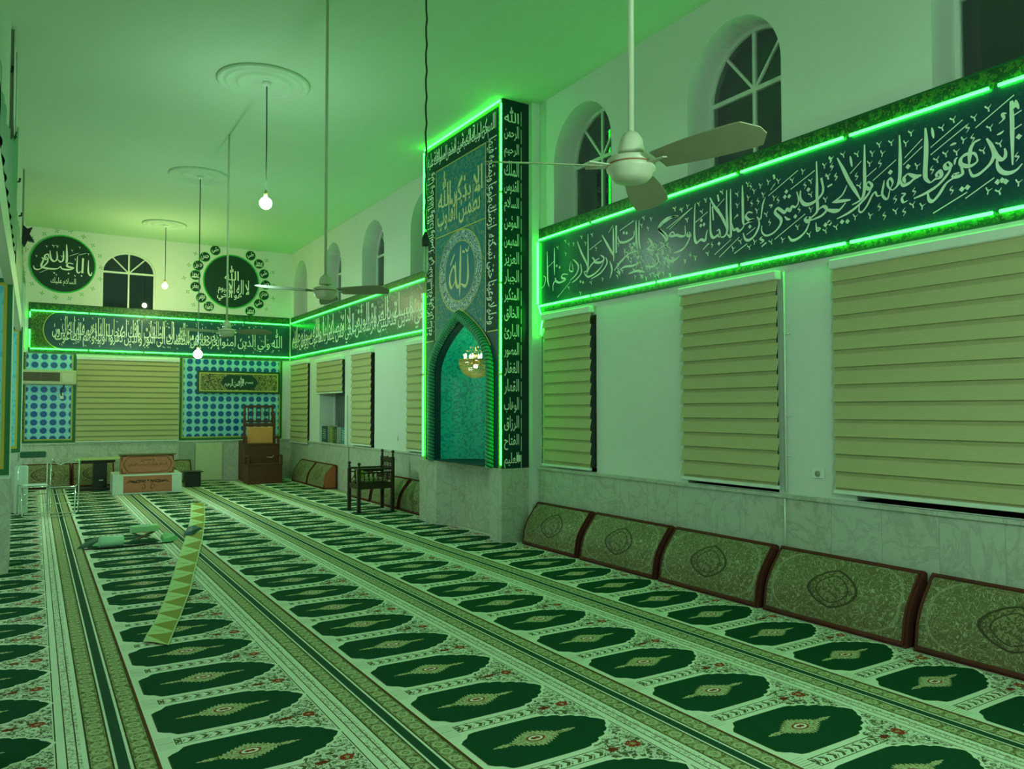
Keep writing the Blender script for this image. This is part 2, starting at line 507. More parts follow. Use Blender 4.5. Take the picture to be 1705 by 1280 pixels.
# ------------------------------------------------------------------ lamps
M_cord = plain('dark flex', (.03, .05, .035), .6); M_sock = plain('brass lamp holder', (.55, .45, .22), .35, .6)
M_bulb = glow('burning bulb', BULB_COL, BULB * .4)
M_bulblow = glow('strong burning bulb', BULB_COL, BULB * 1.0)
M_bulbfar = glow('warm burning bulb', (.85, 1.0, .40), BULB * 1.1)
M_fill_globe = glow('added fill globe', BULB_COL, BULB * .16)
def pendant(x, y, z, label, lit=True, r=.068, mat=None, top=H):
    t = thing('pendant_lamp', label, 'pendant lamp', (x, y, top), 0, 'bare bulbs hanging from the ceiling' if top == H else 'added fill globes in the left aisle')
    L = top - z
    MB().lathe((0, 0, -.06), [(.012, 0), (.05, .012), (.055, .06)], 14).build('ceiling_cup', M_trimw, t)
    MB().tube([(0, 0, -.05), (.004, 0, -L * .5), (0, 0, -L + .12)], .007).build('cord', M_cord, t)
    MB().lathe((0, 0, -L + .05), [(.018, 0), (.024, .01), (.024, .06), (.012, .09)], 14).build('lamp_holder', M_sock, t)
    if lit:
        prof = [(.001, -r)] + [(r * math.cos(a), r * math.sin(a)) for a in [math.radians(q) for q in range(-75, 60, 15)]] + [(.018, r * 1.05)]
        MB().lathe((0, 0, -L), prof, 18).build('bulb', mat or M_bulb, t)
    return t
pendant(2.22, 8.95, 3.98, 'bright bare bulb hanging high below the nearest ceiling rosette')
pendant(2.22, 13.15, 2.50, 'bright bare bulb hanging low in front of the far banner', mat=M_bulblow)
pendant(2.22, 17.0, 4.13, 'small warm bare bulb hanging beside the far arched window', mat=M_bulbfar, r=.05)
p_ = pendant(2.22, .5, 2.5, 'unseen bulb added low beside the viewer to brighten the carpets', mat=M_bulblow)  # bulbs behind the viewer are unseen, added to brighten the hall
p_ = pendant(2.22, -3.4, 3.2, 'unseen bulb added at the rear of the hall for brightness', mat=M_bulblow)
for i, y in enumerate((1.4, 6.6, 11.8, 16.6)):  # unseen globes added to fill the hall with light from the left
    pendant(-2.4, y, 2.2, 'unseen globe lamp added in the left aisle as fill light', mat=M_fill_globe, r=.12, top=3.42)
t = thing('pendant_lamp', 'unlit pendant on a dark twisted cord in front of the tiled column edge', 'pendant lamp', (2.22, 4.68, H))
MB().tube([(0.004 * math.sin(i * 2.1), .004 * math.cos(i * 2.1), -i * .06) for i in range(0, 44)], .007).build('cord', M_cord, t)
MB().lathe((0, 0, -2.70), [(.02, 0), (.026, .012), (.026, .05), (.010, .10)], 14).build('lamp_holder', plain('black holder', (.02, .03, .02), .5), t)
m = MB()
for i in range(4):
    a = i * PI / 2 + .4
    m.tube([(.013 * math.cos(a), .013 * math.sin(a), -2.70), (.015 * math.cos(a), .015 * math.sin(a), -2.86), (.004 * math.cos(a), .004 * math.sin(a), -2.875)], .008)
m.build('bulb', plain('unlit tube glass', (.35, .55, .38), .2), t)

# ------------------------------------------------------------------ ceiling fans
M_fan = plain('cream fan enamel', (.60, .58, .46), .35); M_fanblade = plain('fan blade paint', (.30, .29, .20), .45); M_fanred = plain('red brown trim line', (.30, .12, .06), .4)
def fan(x, y, z, ang, label, R=.65, tilt=0.0, col=None):
    t = thing('ceiling_fan', label, 'ceiling fan', (x, y, z), 0, 'long-rod ceiling fans')
    top = H - z
    MB().tube([(0, 0, .10), (tilt * top, 0, top)], .0135, 10).build('rod', M_fan, t)
    MB().lathe((0, 0, .075), [(.058, 0), (.060, .01), (.050, .06), (.034, .085), (.018, .095)], 22).build('canopy', M_fan, t)
    mt = MB(); mt.lathe((0, 0, 0), [(.02, -.055), (.075, -.048), (.092, -.03), (.098, -.012), (.108, -.004), (.110, .008), (.104, .014), (.104, .022), (.110, .028), (.105, .045), (.06, .058), (.02, .06)], 30)
    h = mt.build('motor_housing', M_fan, t)
    MB().lathe((0, 0, 0), [(.1045, .0145), (.1055, .016), (.1055, .020), (.1045, .0215)], 30).build('trim_ring', M_fanred, h)
    MB().tube([(.018, 0, .05), (.016, 0, .09)], .006).build('wire_sleeve', M_cord, t)
    for k in range(3):
        a = math.radians(ang + 120 * k)
        b = MB()
        n = 10; top_, bot = [], []
        for i in range(n + 1):
            s = i / n; r = .15 + (R - .15) * s
            w = .058 + .026 * math.sin(min(1, s * 1.5) * PI / 2)
            if s > .86: w *= math.sqrt(max(.02, 1 - ((s - .86) / .145) ** 2))
            dz = -.012 * s
            for sg, L in ((-1, top_), (1, bot)):
                L.append((r, sg * w, .012 + dz + -sg * w * .30))
        m_ = len(top_)
        vs = top_ + bot + [(p[0], p[1], p[2] - .004) for p in top_ + bot]
        fs = []
        for i in range(m_ - 1):
            fs.append((i, i + 1, m_ + i + 1, m_ + i)); fs.append((2 * m_ + i, 3 * m_ + i, 3 * m_ + i + 1, 2 * m_ + i + 1))
            fs.append((i, 2 * m_ + i, 2 * m_ + i + 1, i + 1)); fs.append((m_ + i, m_ + i + 1, 3 * m_ + i + 1, 3 * m_ + i))
        fs.append((0, m_, 3 * m_, 2 * m_)); fs.append((m_ - 1, 3 * m_ - 1, 4 * m_ - 1, 2 * m_ - 1))
        b.add(vs, fs, smooth=False); b.xf(Matrix.Rotation(a, 4, 'Z'))
        bo = b.build('blade', M_fanblade, t)
        c = MB().prism([(.095, -.022, .006), (.20, -.034, .000), (.20, .034, .014), (.095, .022, .010)], (0, 0, .005)); c.xf(Matrix.Rotation(a, 4, 'Z'))
        c.build('blade_bracket', M_fan, bo)
    return t
fan(2.22, 2.58, 2.66, -81, 'large cream ceiling fan in the foreground crossing the lit banner', tilt=.006)
fan(2.22, 6.78, 2.66, -52, 'ceiling fan with dark blades hanging left of the tall niche column')
fan(2.22, 10.98, 2.66, 80, 'smallest ceiling fan, hanging before the round plaque on the far wall')

# ------------------------------------------------------------------ green light tubes
M_led = glow('green light tube', LED_COL, LED, (.2, .9, .4))
M_ledcap = plain('tube end cap', (.05, .25, .10), .5)
_tube = {}
def led_tube(length):
    key = round(length, 3)
    if key not in _tube:
        m = MB(); n = 8; r = .0125
        m.tube([(r, 0, 0), (length - r, 0, 0)], r, 8)
        _tube[key] = m.mesh('light_tube', M_led)
    return _tube[key]
def led_run(p0, p1, label, group, piece=1.02, gap=.02, skip=()):
    p0, p1 = Vector(p0), Vector(p1); d = p1 - p0; L = d.length; n = max(1, round(L / piece)); s = L / n
    q = Vector((1, 0, 0)).rotation_difference(d.normalized())
    for i in range(n):
        if i in skip: continue
        o = bpy.data.objects.new('light_tube', led_tube(s - gap)); COL.objects.link(o)
        o.location = p0 + d.normalized() * (i * s + gap / 2)
        o.rotation_mode = 'QUATERNION'; o.rotation_quaternion = q
        tag(o, label, 'light tube', group)

# ------------------------------------------------------------------ banners with lettering
g = G('banner navy cloth'); o_ = g.obj(); x_ = g.xyz(o_)
v_ = g.voro(g.comb(x_[0], x_[2], x_[1]), 22, 'F1'); n_ = g.noise(o_, 6, 5)
c_ = g.mix(n_, (.006, .032, .062), (.010, .065, .090))
c_ = g.mix(g.m_('MULTIPLY', g.band(v_, .30, .36), .45), c_, (.03, .13, .13))
M_navy = g.col(c_, .28, spec=.55)
g = G('banner floral border'); o_ = g.obj(); x_ = g.xyz(o_)
v_ = g.voro(o_, 38, 'F1'); n_ = g.noise(o_, 30, 4)
c_ = g.mix(g.step(n_, .52), (.006, .045, .018), (.035, .12, .025))
c_ = g.mix(g.m_('MULTIPLY', g.lt(v_, .26), .8), c_, (.16, .15, .02))
M_border = g.col(c_, .45)
g = G('banner fine floral'); o_ = g.obj()
v_ = g.voro(o_, 60, 'F1'); n_ = g.noise(o_, 55, 4)
c_ = g.mix(g.step(n_, .5), (.008, .05, .018), (.10, .17, .03)); c_ = g.mix(g.m_('MULTIPLY', g.lt(v_, .22), .8), c_, (.35, .30, .06))
M_fineflor = g.col(c_, .5)
M_white = plain('ivory lettering', (.80, .84, .78), .45)
M_gold = plain('golden line', (.55, .50, .12), .4)
M_goldlet = plain('cream gold lettering', (.66, .62, .36), .4)
M_edge = plain('dark green edge', (.008, .07, .03), .5)
def TL(off): return Surf(lambda u, v, k: (u, -off - k, v))

STROKES=[(26,[(2433,3565),(2427,3473),(2427,3358),(2429,3155)]),(18,[(2430,3564),(2407,3515)]),(18,[(2404,3563),(2396,3532),(2385,3499)]),(26,[(2521,3222),(2518,3171),(2492,3127),(2451,3108),(2406,3117),(2372,3148)]),(26,[(2582,3371),(2553,3322),(2531,3258),(2503,3213),(2477,3210),(2468,3240),(2474,3274)]),(26,[(2582,3371),(2550,3297),(2538,3251),(2556,3207),(2587,3178),(2636,3149),(2676,3151),(2695,3202)]),(26,[(2619,3376),(2659,3367),(2684,3327),(2691,3270),(2695,3228)]),(26,[(2641,3256),(2661,3295),(2714,3303),(2747,3281),(2744,3243),(2691,3218),(2646,3232),(2641,3256)]),(26,[(2748,3234),(2737,3179),(2782,3170),(2799,3187),(2757,3193)]),(26,[(2766,3174),(2842,3146),(2895,3080),(2940,3042),(2968,3062),(2974,3117)]),(26,[(2831,3287),(2853,3271),(2845,3243),(2810,3251),(2831,3287)]),(26,[(2810,3251),(2833,3205),(2903,3144),(2992,3108),(3074,3092)]),(32,[(2983,3566),(2979,3493),(2981,3386),(2989,3264),(2985,3209),(2955,3173)]),(26,[(2955,3173),(2919,3192),(2880,3199),(2888,3237),(2914,3222),(2902,3196)]),(26,[(3016,3244),(3062,3247),(3117,3281)]),(26,[(3039,3236),(3071,3231),(3109,3209),(3155,3207),(3175,3253)]),(26,[(3117,3281),(3145,3255),(3135,3220)]),(26,[(3173,3575),(3170,3440),(3175,3276),(3193,3216),(3232,3189)]),(18,[(3232,3189),(3261,3219),(3268,3258),(3248,3281),(3229,3244),(3246,3211)]),(18,[(3251,3203),(3272,3134),(3311,3176),(3300,3243),(3294,3279)]),(18,[(3311,3176),(3350,3176),(3365,3207),(3391,3190),(3432,3124),(3474,3085),(3500,3100),(3492,3147)]),(26,[(3419,3302),(3440,3269),(3410,3242),(3391,3266),(3419,3302)]),(26,[(3391,3266),(3421,3207),(3505,3140),(3590,3101),(3689,3078)]),(26,[(3445,3586),(3448,3424),(3451,3252),(3478,3182),(3557,3157)]),(26,[(3676,3550),(3628,3453),(3576,3341),(3524,3251),(3488,3184)]),(11,[(3676,3550),(3647,3478),(3606,3428),(3597,3376),(3554,3326),(3539,3274)]),(26,[(3567,3198),(3654,3208),(3725,3215)]),(18,[(3597,3318),(3642,3250),(3725,3215)]),(26,[(3610,3188),(3666,3142),(3721,3144),(3777,3172)]),(11,[(3138,3399),(3007,3497)]),(11,[(3148,3352),(3008,3443)]),(11,[(2950,3418),(2730,3542)]),(11,[(2951,3367),(2702,3499)]),(11,[(2650,3461),(2411,3598)]),(11,[(2941,2957),(2710,3049)]),(11,[(2723,3009),(2538,3102)]),(11,[(3434,3339),(3352,3384)]),(11,[(3384,3297),(3200,3403)]),(11,[(3569,3398),(3473,3469)]),(11,[(2414,3468),(2368,3486)]),(11,[(2415,3379),(2370,3397)]),(18,[(2939,3556),(2933,3515),(2927,3477)]),(18,[(3567,3534),(3560,3493),(3552,3447)]),(18,[(3166,3150),(3138,3139),(3162,3117),(3153,3083),(3120,3089)]),(18,[(2458,3495),(2484,3500),(2474,3467),(2505,3444)]),(18,[(2816,3392),(2795,3398),(2774,3396)]),(18,[(2518,3374),(2494,3379),(2475,3390)]),(18,[(2789,3254),(2784,3287),(2767,3299)]),(26,[(3863,3575),(3860,3426),(3862,3291),(3859,3188),(3894,3149),(3963,3122)]),(26,[(3859,3180),(3806,3202),(3776,3170),(3826,3131),(3933,3115)]),(26,[(3953,3154),(3975,3137),(3953,3111),(3925,3122),(3935,3150)]),(26,[(3931,3111),(3969,3041),(4035,2998),(4102,2989),(4138,3031)]),(26,[(3776,3170),(3731,3152),(3671,3147)]),(30,[(4014,3379),(4015,3310),(3976,3258),(3912,3250),(3843,3278),(3804,3327),(3817,3423)]),(26,[(4050,3379),(4033,3297),(4062,3255),(4101,3269),(4114,3236),(4150,3258),(4171,3233),(4240,3284),(4267,3253),(4209,3187),(4220,3136),(4286,3087),(4363,3079),(4407,3119),(4406,3174)]),(18,[(4410,3293),(4418,3240),(4441,3236),(4461,3263)]),(18,[(4416,3240),(4398,3345),(4369,3411)]),(26,[(4444,3237),(4437,3180),(4484,3107),(4542,3077),(4588,3090),(4613,3151)]),(26,[(4506,3305),(4552,3320),(4582,3289),(4542,3248),(4493,3245),(4553,3232),(4600,3221)]),(26,[(4616,3573),(4613,3431),(4612,3263),(4598,3218)]),(26,[(4598,3218),(4624,3189),(4660,3177),(4684,3201),(4720,3199),(4738,3261)]),(26,[(4795,3574),(4798,3378),(4791,3215),(4825,3164),(4869,3163)]),(26,[(4749,3572),(4751,3368),(4750,3178),(4760,3144),(4794,3177)]),(26,[(4999,3555),(4942,3459),(4867,3365),(4818,3277),(4796,3216)]),(11,[(4979,3541),(4954,3472),(4891,3418),(4879,3367),(4829,3328)]),(26,[(4993,3510),(4994,3363),(4990,3225),(4958,3175),(4904,3187),(4879,3172),(4887,3234),(4919,3229)]),(18,[(4967,3465),(4956,3335)]),(18,[(4902,3557),(4888,3493)]),(18,[(4279,3578),(4268,3539)]),(18,[(3821,3433),(3811,3380)]),(26,[(5185,3544),(5194,3405),(5195,3225),(5169,3168),(5115,3188),(5060,3168),(5048,3217),(5032,3263)]),(26,[(5277,3292),(5291,3264),(5247,3245),(5263,3289)]),(26,[(5247,3255),(5292,3183),(5363,3135),(5478,3124)]),(26,[(5318,3361),(5317,3269),(5376,3270),(5430,3291),(5488,3292),(5534,3311),(5487,3333),(5458,3305)]),(26,[(5402,3471),(5474,3481),(5592,3459),(5676,3402),(5638,3353),(5579,3278),(5609,3210),(5670,3179)]),(11,[(5571,3381),(5220,3512)]),(11,[(5180,3363),(5026,3429)]),(11,[(4916,3443),(4821,3504)]),(11,[(4336,3412),(4037,3550)]),(11,[(4111,3411),(3878,3507)]),(11,[(4276,3031),(3972,3179)]),(11,[(4947,3017),(4746,3120)]),(11,[(4890,2983),(4655,3122)]),(11,[(4717,2987),(4568,3049)]),(11,[(4578,3125),(4479,3171)]),(11,[(4313,3456),(4264,3502)]),(11,[(5660,3431),(5503,3472)]),(18,[(4402,3078),(4430,3065),(4391,3039),(4430,3024)]),(18,[(4414,2994),(4363,3020)]),(18,[(3875,3090),(3866,3021),(3837,3032),(3866,3046)]),(18,[(4172,3201),(4146,3173),(4115,3167)]),(18,[(3766,3347),(3723,3358)]),(18,[(4331,3330),(4299,3322),(4315,3304)]),(18,[(4713,3294),(4676,3323),(4671,3308)]),(18,[(5090,3086),(5030,3125),(5010,3131)]),(26,[(7638,3522),(7631,3296),(7627,3167),(7594,3085)]),(18,[(7718,3238),(7672,3199),(7707,3113),(7787,3085)]),(11,[(7616,3332),(7504,3378)]),(26,[(7489,3541),(7489,3375),(7490,3210)]),(26,[(7216,3179),(7311,3194),(7343,3161),(7258,3126),(7386,3107),(7468,3137),(7516,3100),(7517,3024)]),(18,[(7472,3176),(7446,3115)]),(18,[(7154,3320),(7185,3226),(7113,3203),(7133,3292)]),(26,[(7113,3338),(7012,3248),(7052,3157),(7175,3102)]),(26,[(6972,3266),(6953,3166),(7033,3105),(7134,3071)]),(26,[(7031,3531),(6951,3383),(6873,3274),(6835,3196)]),(26,[(6829,3577),(6830,3386),(6831,3219),(6855,3163),(6913,3160)]),(26,[(6758,3302),(6716,3254),(6796,3202),(6874,3106)]),(26,[(6607,3300),(6543,3254),(6608,3218),(6720,3246),(6626,3268)]),(26,[(6544,3231),(6608,3160),(6721,3107),(6836,3095),(6903,3147)]),(26,[(6516,3261),(6495,3188),(6609,3102),(6778,3062)]),(26,[(6578,3516),(6497,3408),(6426,3314),(6370,3236)]),(26,[(6388,3559),(6386,3365),(6382,3193)]),(26,[(6339,3572),(6341,3277)]),(26,[(6310,3453),(6285,3386),(6182,3366),(6064,3394),(6047,3457)]),(26,[(6022,3557),(6015,3352),(5997,3250)]),(26,[(5973,3552),(5975,3344),(5958,3254)]),(26,[(5410,3469),(5563,3486),(5683,3416),(5579,3322),(5565,3256),(5701,3186)]),(26,[(6374,3089),(6321,3137),(6252,3182),(6116,3237),(5984,3236)]),(26,[(5889,3068),(5779,3040),(5687,3078),(5716,3168)]),(26,[(6287,3087),(6201,3107),(6067,3097),(5952,3122)]),(26,[(6151,3021),(6018,3034),(5889,3003)]),(26,[(5839,3340),(5777,3275),(5840,3232),(5747,3194)]),(26,[(6444,3203),(6409,3106),(6446,3020)]),(26,[(5611,3107),(5493,3046),(5378,3088)]),(11,[(6469,3518),(6388,3582)]),(11,[(6284,3504),(6055,3563)]),(11,[(6805,3393),(6588,3460)]),(11,[(7430,2936),(7165,3088)]),(11,[(6374,3100),(6200,3196)]),(11,[(5534,3365),(5234,3507)])]
DOTS=[(2389,3324),(3113,3330),(3246,3325),(2520,3069),(2493,3073),(2471,3059),(2744,3077),(2708,3081),(3643,3046),(3597,3039),(3756,3067),(3941,3368),(4153,3404),(4169,3364),(4126,3358),(4068,3179),(4537,3191),(5106,3367),(5114,3319),(5074,3321),(4892,3109),(3789,3052),(3750,3056),(7439,3316),(7381,3288),(6973,3060),(6924,3044),(6215,3468),(6168,3456),(5984,3171),(6082,3287)]
VEES=[(2568,3565),(2656,3531),(2792,3562),(2869,3530),(2559,3433),(2503,3312),(2728,3404),(2775,3336),(2605,3296),(2847,3344),(2908,3321),(3047,3315),(3088,3563),(3127,3501),(3236,3538),(3329,3552),(3305,3479),(3385,3502),(3407,3432),(3509,3532),(3626,3561),(3737,3552),(3084,3049),(3016,3024),(3211,3032),(3408,3042),(2579,3025),(2513,3005),(2397,3033),(3532,3059),(3492,3286),(3695,3015),(3761,3429),(4852,3569),(5051,3543),(5138,3528),(5282,3536),(5366,3519),(5452,3548),(5290,3411),(4674,3507),(4675,3408),(4555,3567),(4487,3489),(4418,3518),(4334,3529),(4231,3512),(4095,3482),(3992,3529),(3919,3432),(3791,3522),(3729,3559),(3760,3425),(3786,3252),(3922,3203),(4049,3088),(3940,3006),(4196,3011),(4314,3016),(4487,3048),(4545,3013),(4644,3082),(4728,3032),(5031,3042),(5191,3034),(5315,3025),(4551,3445),(4276,3380),(4391,3434),(3920,3322),(4460,3313),(4360,3259),(3790,3006),(5099,3445),(5790,3524),(5838,3437),(5933,3489),(7194,3525),(7101,3514),(7257,3573),(6756,3551),(7417,3528),(7257,3424),(6778,3021),(6572,3027),(6974,2928),(7196,3018),(5901,3558),(6287,3064),(5459,3557),(5359,3524),(5290,3408),(5184,3025),(5322,3018),(6681,3383),(6872,3477),(6950,3564),(6102,3141),(5985,3100),(5765,3259),(6309,3062),(6082,3254),(5468,3063),(5594,3081),(5754,3226),(5760,2967),(5854,3028),(5727,3253),(5657,3051),(6044,3323),(5570,3079),(5691,2953),(5695,2938),(5964,3023),(5921,2967),(5558,3210),(6194,3280),(5491,3078),(5765,3174),(5866,3160),(6002,3109),(5802,2961),(5721,2939),(5727,3217),(5540,3040),(5692,3193),(5598,3048),(6059,3314),(6239,3066),(5949,3261),(6053,3049),(5563,3230),(5774,3268),(5689,3150),(5869,2936),(6037,3305),(5787,3276),(6138,3198),(5778,3229),(6282,3046),(6036,2975),(5545,3108),(5907,3118),(5752,3065),(5823,3067),(5511,3057),(5932,3048),(6102,3232),(5482,3047),(5830,3291),(5946,3102),(6302,3146),(5759,3260),(5765,3114),(5721,3148),(5700,3005),(6299,3359),(5726,2928),(6090,3172),(5793,3172),(5990,3209),(5986,3103),(6046,3194),(5644,3251),(5814,3024),(6037,3250),(5619,3171),(6148,3190),(5705,3235),(6027,3207),(5596,3095),(5577,3188),(6015,3087),(5555,3084),(6113,3302),(5846,3228),(5619,2956),(6151,3249),(5618,3026),(5618,3132),(6200,3253),(5627,3160),(6005,3172),(5941,3164),(5525,3183),(6318,3023),(5930,2963),(5520,3159),(5669,2965),(5735,3090),(6056,3209),(6110,3322),(5797,3184),(5613,3239),(5541,2996),(5525,2922),(5544,3037),(6309,3098),(6161,3243),(5735,3088),(5948,2970),(5777,3161)]
TICKS=[(2702,3478),(2671,3400),(2944,3261),(2814,3087),(3073,3141),(3214,3120),(3149,3014),(3299,3018),(3337,3092),(3517,3365),(3326,3410),(3694,3411),(3726,3499),(2404,3201),(4526,3541),(4517,3390),(4448,3393),(4239,3353),(3974,3412),(4328,3185),(4032,3227),(4978,3115),(5252,3065),(3730,3493),(3690,3407)]


def banner(label, loc, rz, L, letter, zb=2.80, z0=2.872, z1=3.688, zt=3.83, name='calligraphy_banner'):
    t = thing(name, label, 'banner', loc, rz)
    m = MB(); m.box(0, L, -.018, -.001, zb, zt); b = m.build('border', M_border, t)
    m = MB(); m.box(0, L, -.0225, -.0182, zt - .014, zt); m.box(0, L, -.0225, -.0182, zb, zb + .012); m.build('edge_line', M_edge, b)
    m = MB(); m.box(0.02, L - .02, -.024, -.0185, z0, z1); m.build('panel', M_navy, t)
    m = MB(); letter(m); m.build('lettering', M_white, t)
    return t
rnd = random.Random(5)
def near_letters(m):
    T = TL(.0265); U = lambda y: 7.83 - y / 1000
    for w, pts in STROKES: ribbon(m, T, [(U(y), z / 1000) for y, z in pts], w / 1000 * 1.15)
    for y, z in DOTS: dot(m, T, U(y), z / 1000, .02)
    for y, z in VEES: vee(m, T, U(y), z / 1000, .024, rnd.uniform(-.3, .3))
    for y, z in TICKS: ribbon(m, T, [(U(y) + .01, z / 1000 + .028), (U(y) - .008, z / 1000 + .005), (U(y) + .012, z / 1000 - .004), (U(y) - .006, z / 1000 - .03)], .012)
    put_text(m, T, 'من ذا الذي يشفع عنده إلا بإذنه يعلم ما بين', 5.85, 2.96, 6.6, .62, tall=2.0, bold=.008)
banner('long dark banner with large white calligraphy on the right wall, foreground half', (XW, 7.83, 0), -PI / 2, 12.7, near_letters)
def dense(m, T, lines, u, v, w, h, vs=120, seed=1, s=.018):
    r = random.Random(seed)
    k = len(lines)
    for i, l in enumerate(lines):
        put_text(m, T, l, u + (0 if i % 2 else .04), v + h * .18 * i, w - .08, h * (.80 if k > 1 else .9), tall=2.3, bold=.006)
    for _ in range(vs): vee(m, T, u + r.uniform(0, w), v + r.uniform(.02, h), s, r.uniform(-.5, .5))
def far_right_letters(m):
    dense(m, TL(.0265), ['لا اكراه في الدين قد تبين الرشد من الغي فمن يكفر بالطاغوت ويؤمن بالله', 'فقد استمسك بالعروة الوثقى لا انفصام لها والله سميع عليم'], .15, 2.93, 8.15, .70, 330, 4, .02)
banner('dark banner with dense calligraphy between the tall column and the corner', (XW, YF - .03, 0), -PI / 2, YF - .03 - 10.12, far_right_letters)
def far_letters(m):
    T = TL(.0275)
    dense(m, T, ['يخرجهم من الظلمات الى النور والذين كفروا اولياؤهم الطاغوت', 'يخرجونهم من النور الى الظلمات اولئك اصحاب النار هم فيها خالدون'], .42, 2.95, 3.35, .64, 150, 7)
    put_text(m, T, 'الله ولي الذين آمنوا', 3.75, 2.98, 1.42, .56, tall=2.0, bold=.008)
    r = random.Random(9)
    for _ in range(60): vee(m, T, r.uniform(3.7, 5.1), r.uniform(2.95, 3.6), .018)
t = banner('dark banner with white calligraphy spanning the far wall above the blind', (-.13, YF, 0), 0, XW + .08, far_letters)
# rounded green end of the far banner
m = MB(); P = [(0.03, 2.878), (.03, 3.682), (.62, 3.682)] + [(.62 - .36 * math.sin(a), 3.28 + .40 * math.cos(a)) for a in [PI * i / 16 for i in range(1, 16)]] + [(.62, 2.878)]
m.add([(a, -.0262, b) for a, b in P], [list(range(len(P)))]); m.build('end_ornament', M_fineflor, t)
m = MB(); ribbon(m, TL(.0272), [(.62 - .36 * math.sin(a), 3.28 + .40 * math.cos(a)) for a in [PI * i / 16 for i in range(0, 17)]], .018, taper=False); m.build('gold_line', M_gold, t)

xo = XW - .041
led_run((xo, -4.9, 3.688), (xo, 7.83, 3.688), 'green glowing tube along the top edge of the foreground right-wall banner', 'top tubes of the near banner', gap=.035)
led_run((xo, -4.9, 2.872), (xo, 7.83, 2.872), 'green glowing tube along the bottom edge of the foreground right-wall banner', 'bottom tubes of the near banner', gap=.02)
led_run((xo, 7.82, 2.885), (xo, 7.82, 3.675), 'upright green glowing tube at the left end of the foreground banner', 'upright tube', piece=.8, gap=.002)
led_run((xo, 10.13, 3.688), (xo, YF - .05, 3.688), 'green glowing tube along the top edge of the banner left of the column', 'top tubes of the rear right banner', gap=.01)
led_run((xo, 10.13, 2.872), (xo, YF - .05, 2.872), 'green glowing tube along the bottom edge of the banner left of the column', 'bottom tubes of the rear right banner', gap=.01)
yo = YF - .042
led_run((-.11, yo, 3.66), (XW - .05, yo, 3.66), 'green glowing tube along the top edge of the far-wall banner', 'top tubes of the far banner', gap=.01)
led_run((-.11, yo, 2.872), (XW - .05, yo, 2.872), 'green glowing tube along the bottom edge of the far-wall banner', 'bottom tubes of the far banner', gap=.01)
led_run((-.11, yo, 2.885), (-.11, yo, 3.28), 'short upright green tube, lower one at the left end of the far banner', None, piece=.5, gap=.01)
led_run((-.11, yo, 3.50), (-.11, yo, 3.65), 'short upright green tube, upper one at the left end of the far banner', None, piece=.5, gap=.01)
# loose lit end of the strip drooping beside the column
m = MB().tube([(xo, 7.80, 2.86), (xo - .01, 7.76, 2.80), (xo, 7.72, 2.72), (xo - .01, 7.74, 2.60), (xo, 7.76, 2.52)], .011)
o = m.build('light_strip_end', M_led); tag(o, 'loose glowing green strip end hanging below the foreground banner corner', 'light tube')
o = MB().tube([(xo + .02, 7.76, 2.50), (xo + .025, 7.77, 1.9), (xo + .022, 7.76, 1.2), (xo + .025, 7.77, .93)], .005).build('power_cable', M_cord)
tag(o, 'thin dark cable running down the wall beside the column', 'cable')

# ------------------------------------------------------------------ round plaques on the far wall
def disc(m, cx, cz, r, y0, y1, mi=0, n=48, rx=None):
    rx = rx or r
    P = [(cx + rx * math.cos(2 * PI * i / n), cz + r * math.sin(2 * PI * i / n)) for i in range(n)]
    m.prism([(a, y0, b) for a, b in P], (0, y1 - y0, 0), mi)
M_disc = plain('plaque black green', (.006, .035, .022), .4)
M_halo_rim = plain('painted green halo rim', (.02, .42, .05), .4)  # green glow round the plaque edges, painted as rim colour
M_leaf = plain('pale green stencil', (.16, .40, .12), .7)
def plaque(label, cx, cz, r, letters, small=False):
    t = thing('round_plaque', label, 'plaque', (cx, YF, cz))
    m = MB(); disc(m, 0, 0, r, -.02, -.001); m.build('rim', M_halo_rim, t)
    m = MB(); disc(m, 0, 0, r * .955, -.026, -.0205); m.build('face', M_disc, t)
    m = MB(); letters(m); m.build('lettering', M_white, t)
    return t
def l1(m):
    T = TL(.028)
    # the name in drawn strokes
    for w, p in [(.035, [(.50, .13), (.50, -.12), (.55, -.20), (.57, -.12)]), (.04, [(.39, .16), (.38, -.16)]), (.035, [(.28, .20), (.27, -.10), (.31, -.16), (.35, -.12)]),
                 (.045, [(.20, .02), (.10, .03), (.08, -.04), (.20, -.07), (.10, -.11), (-.02, -.10), (-.05, -.05)]),
                 (.045, [(-.05, -.05), (-.12, -.11), (-.30, -.12), (-.42, -.08), (-.38, .06), (-.42, .10)]), (.035, [(-.33, .13), (-.30, .02), (-.44, -.14), (-.54, -.15), (-.57, -.08)]),
                 (.045, [(.06, .42), (.07, .10), (.05, .02)]), (.04, [(.00, .28), (.0, .10), (-.05, .04), (-.10, .08)]), (.04, [(-.13, .26), (-.12, .10), (-.18, .04), (-.24, .10), (-.26, .26)]),
                 (.035, [(-.26, .10), (-.34, .06), (-.36, .14), (-.30, .18), (-.28, .10)]), (.015, [(.12, .18), (.30, .26)]), (.015, [(.30, .22), (.45, .27)]), (.015, [(-.45, -.22), (-.30, -.14)])]:
        ribbon(m, T, [(a * .93, b) for a, b in p], w)
    for q in [(-.18, .36), (-.11, .36)]: vee(m, T, *q, .03)
    for q in [(.10, -.19), (-.16, -.20), (.34, -.22)]: dot(m, T, *q, .02)
    for q in [(-.30, .34), (.16, .30), (.30, .38), (.22, .12), (-.48, .12), (.46, .26), (-.12, -.24), (.22, -.23), (-.03, .16)]: vee(m, T, *q, .022)
    put_text(m, T, 'السلام عليك', -.22, -.46, .46, .17, tall=1.6, bold=.01)
plaque('large round black plaque with white calligraphy left of the far arched window', .463, 4.67, .61, l1)
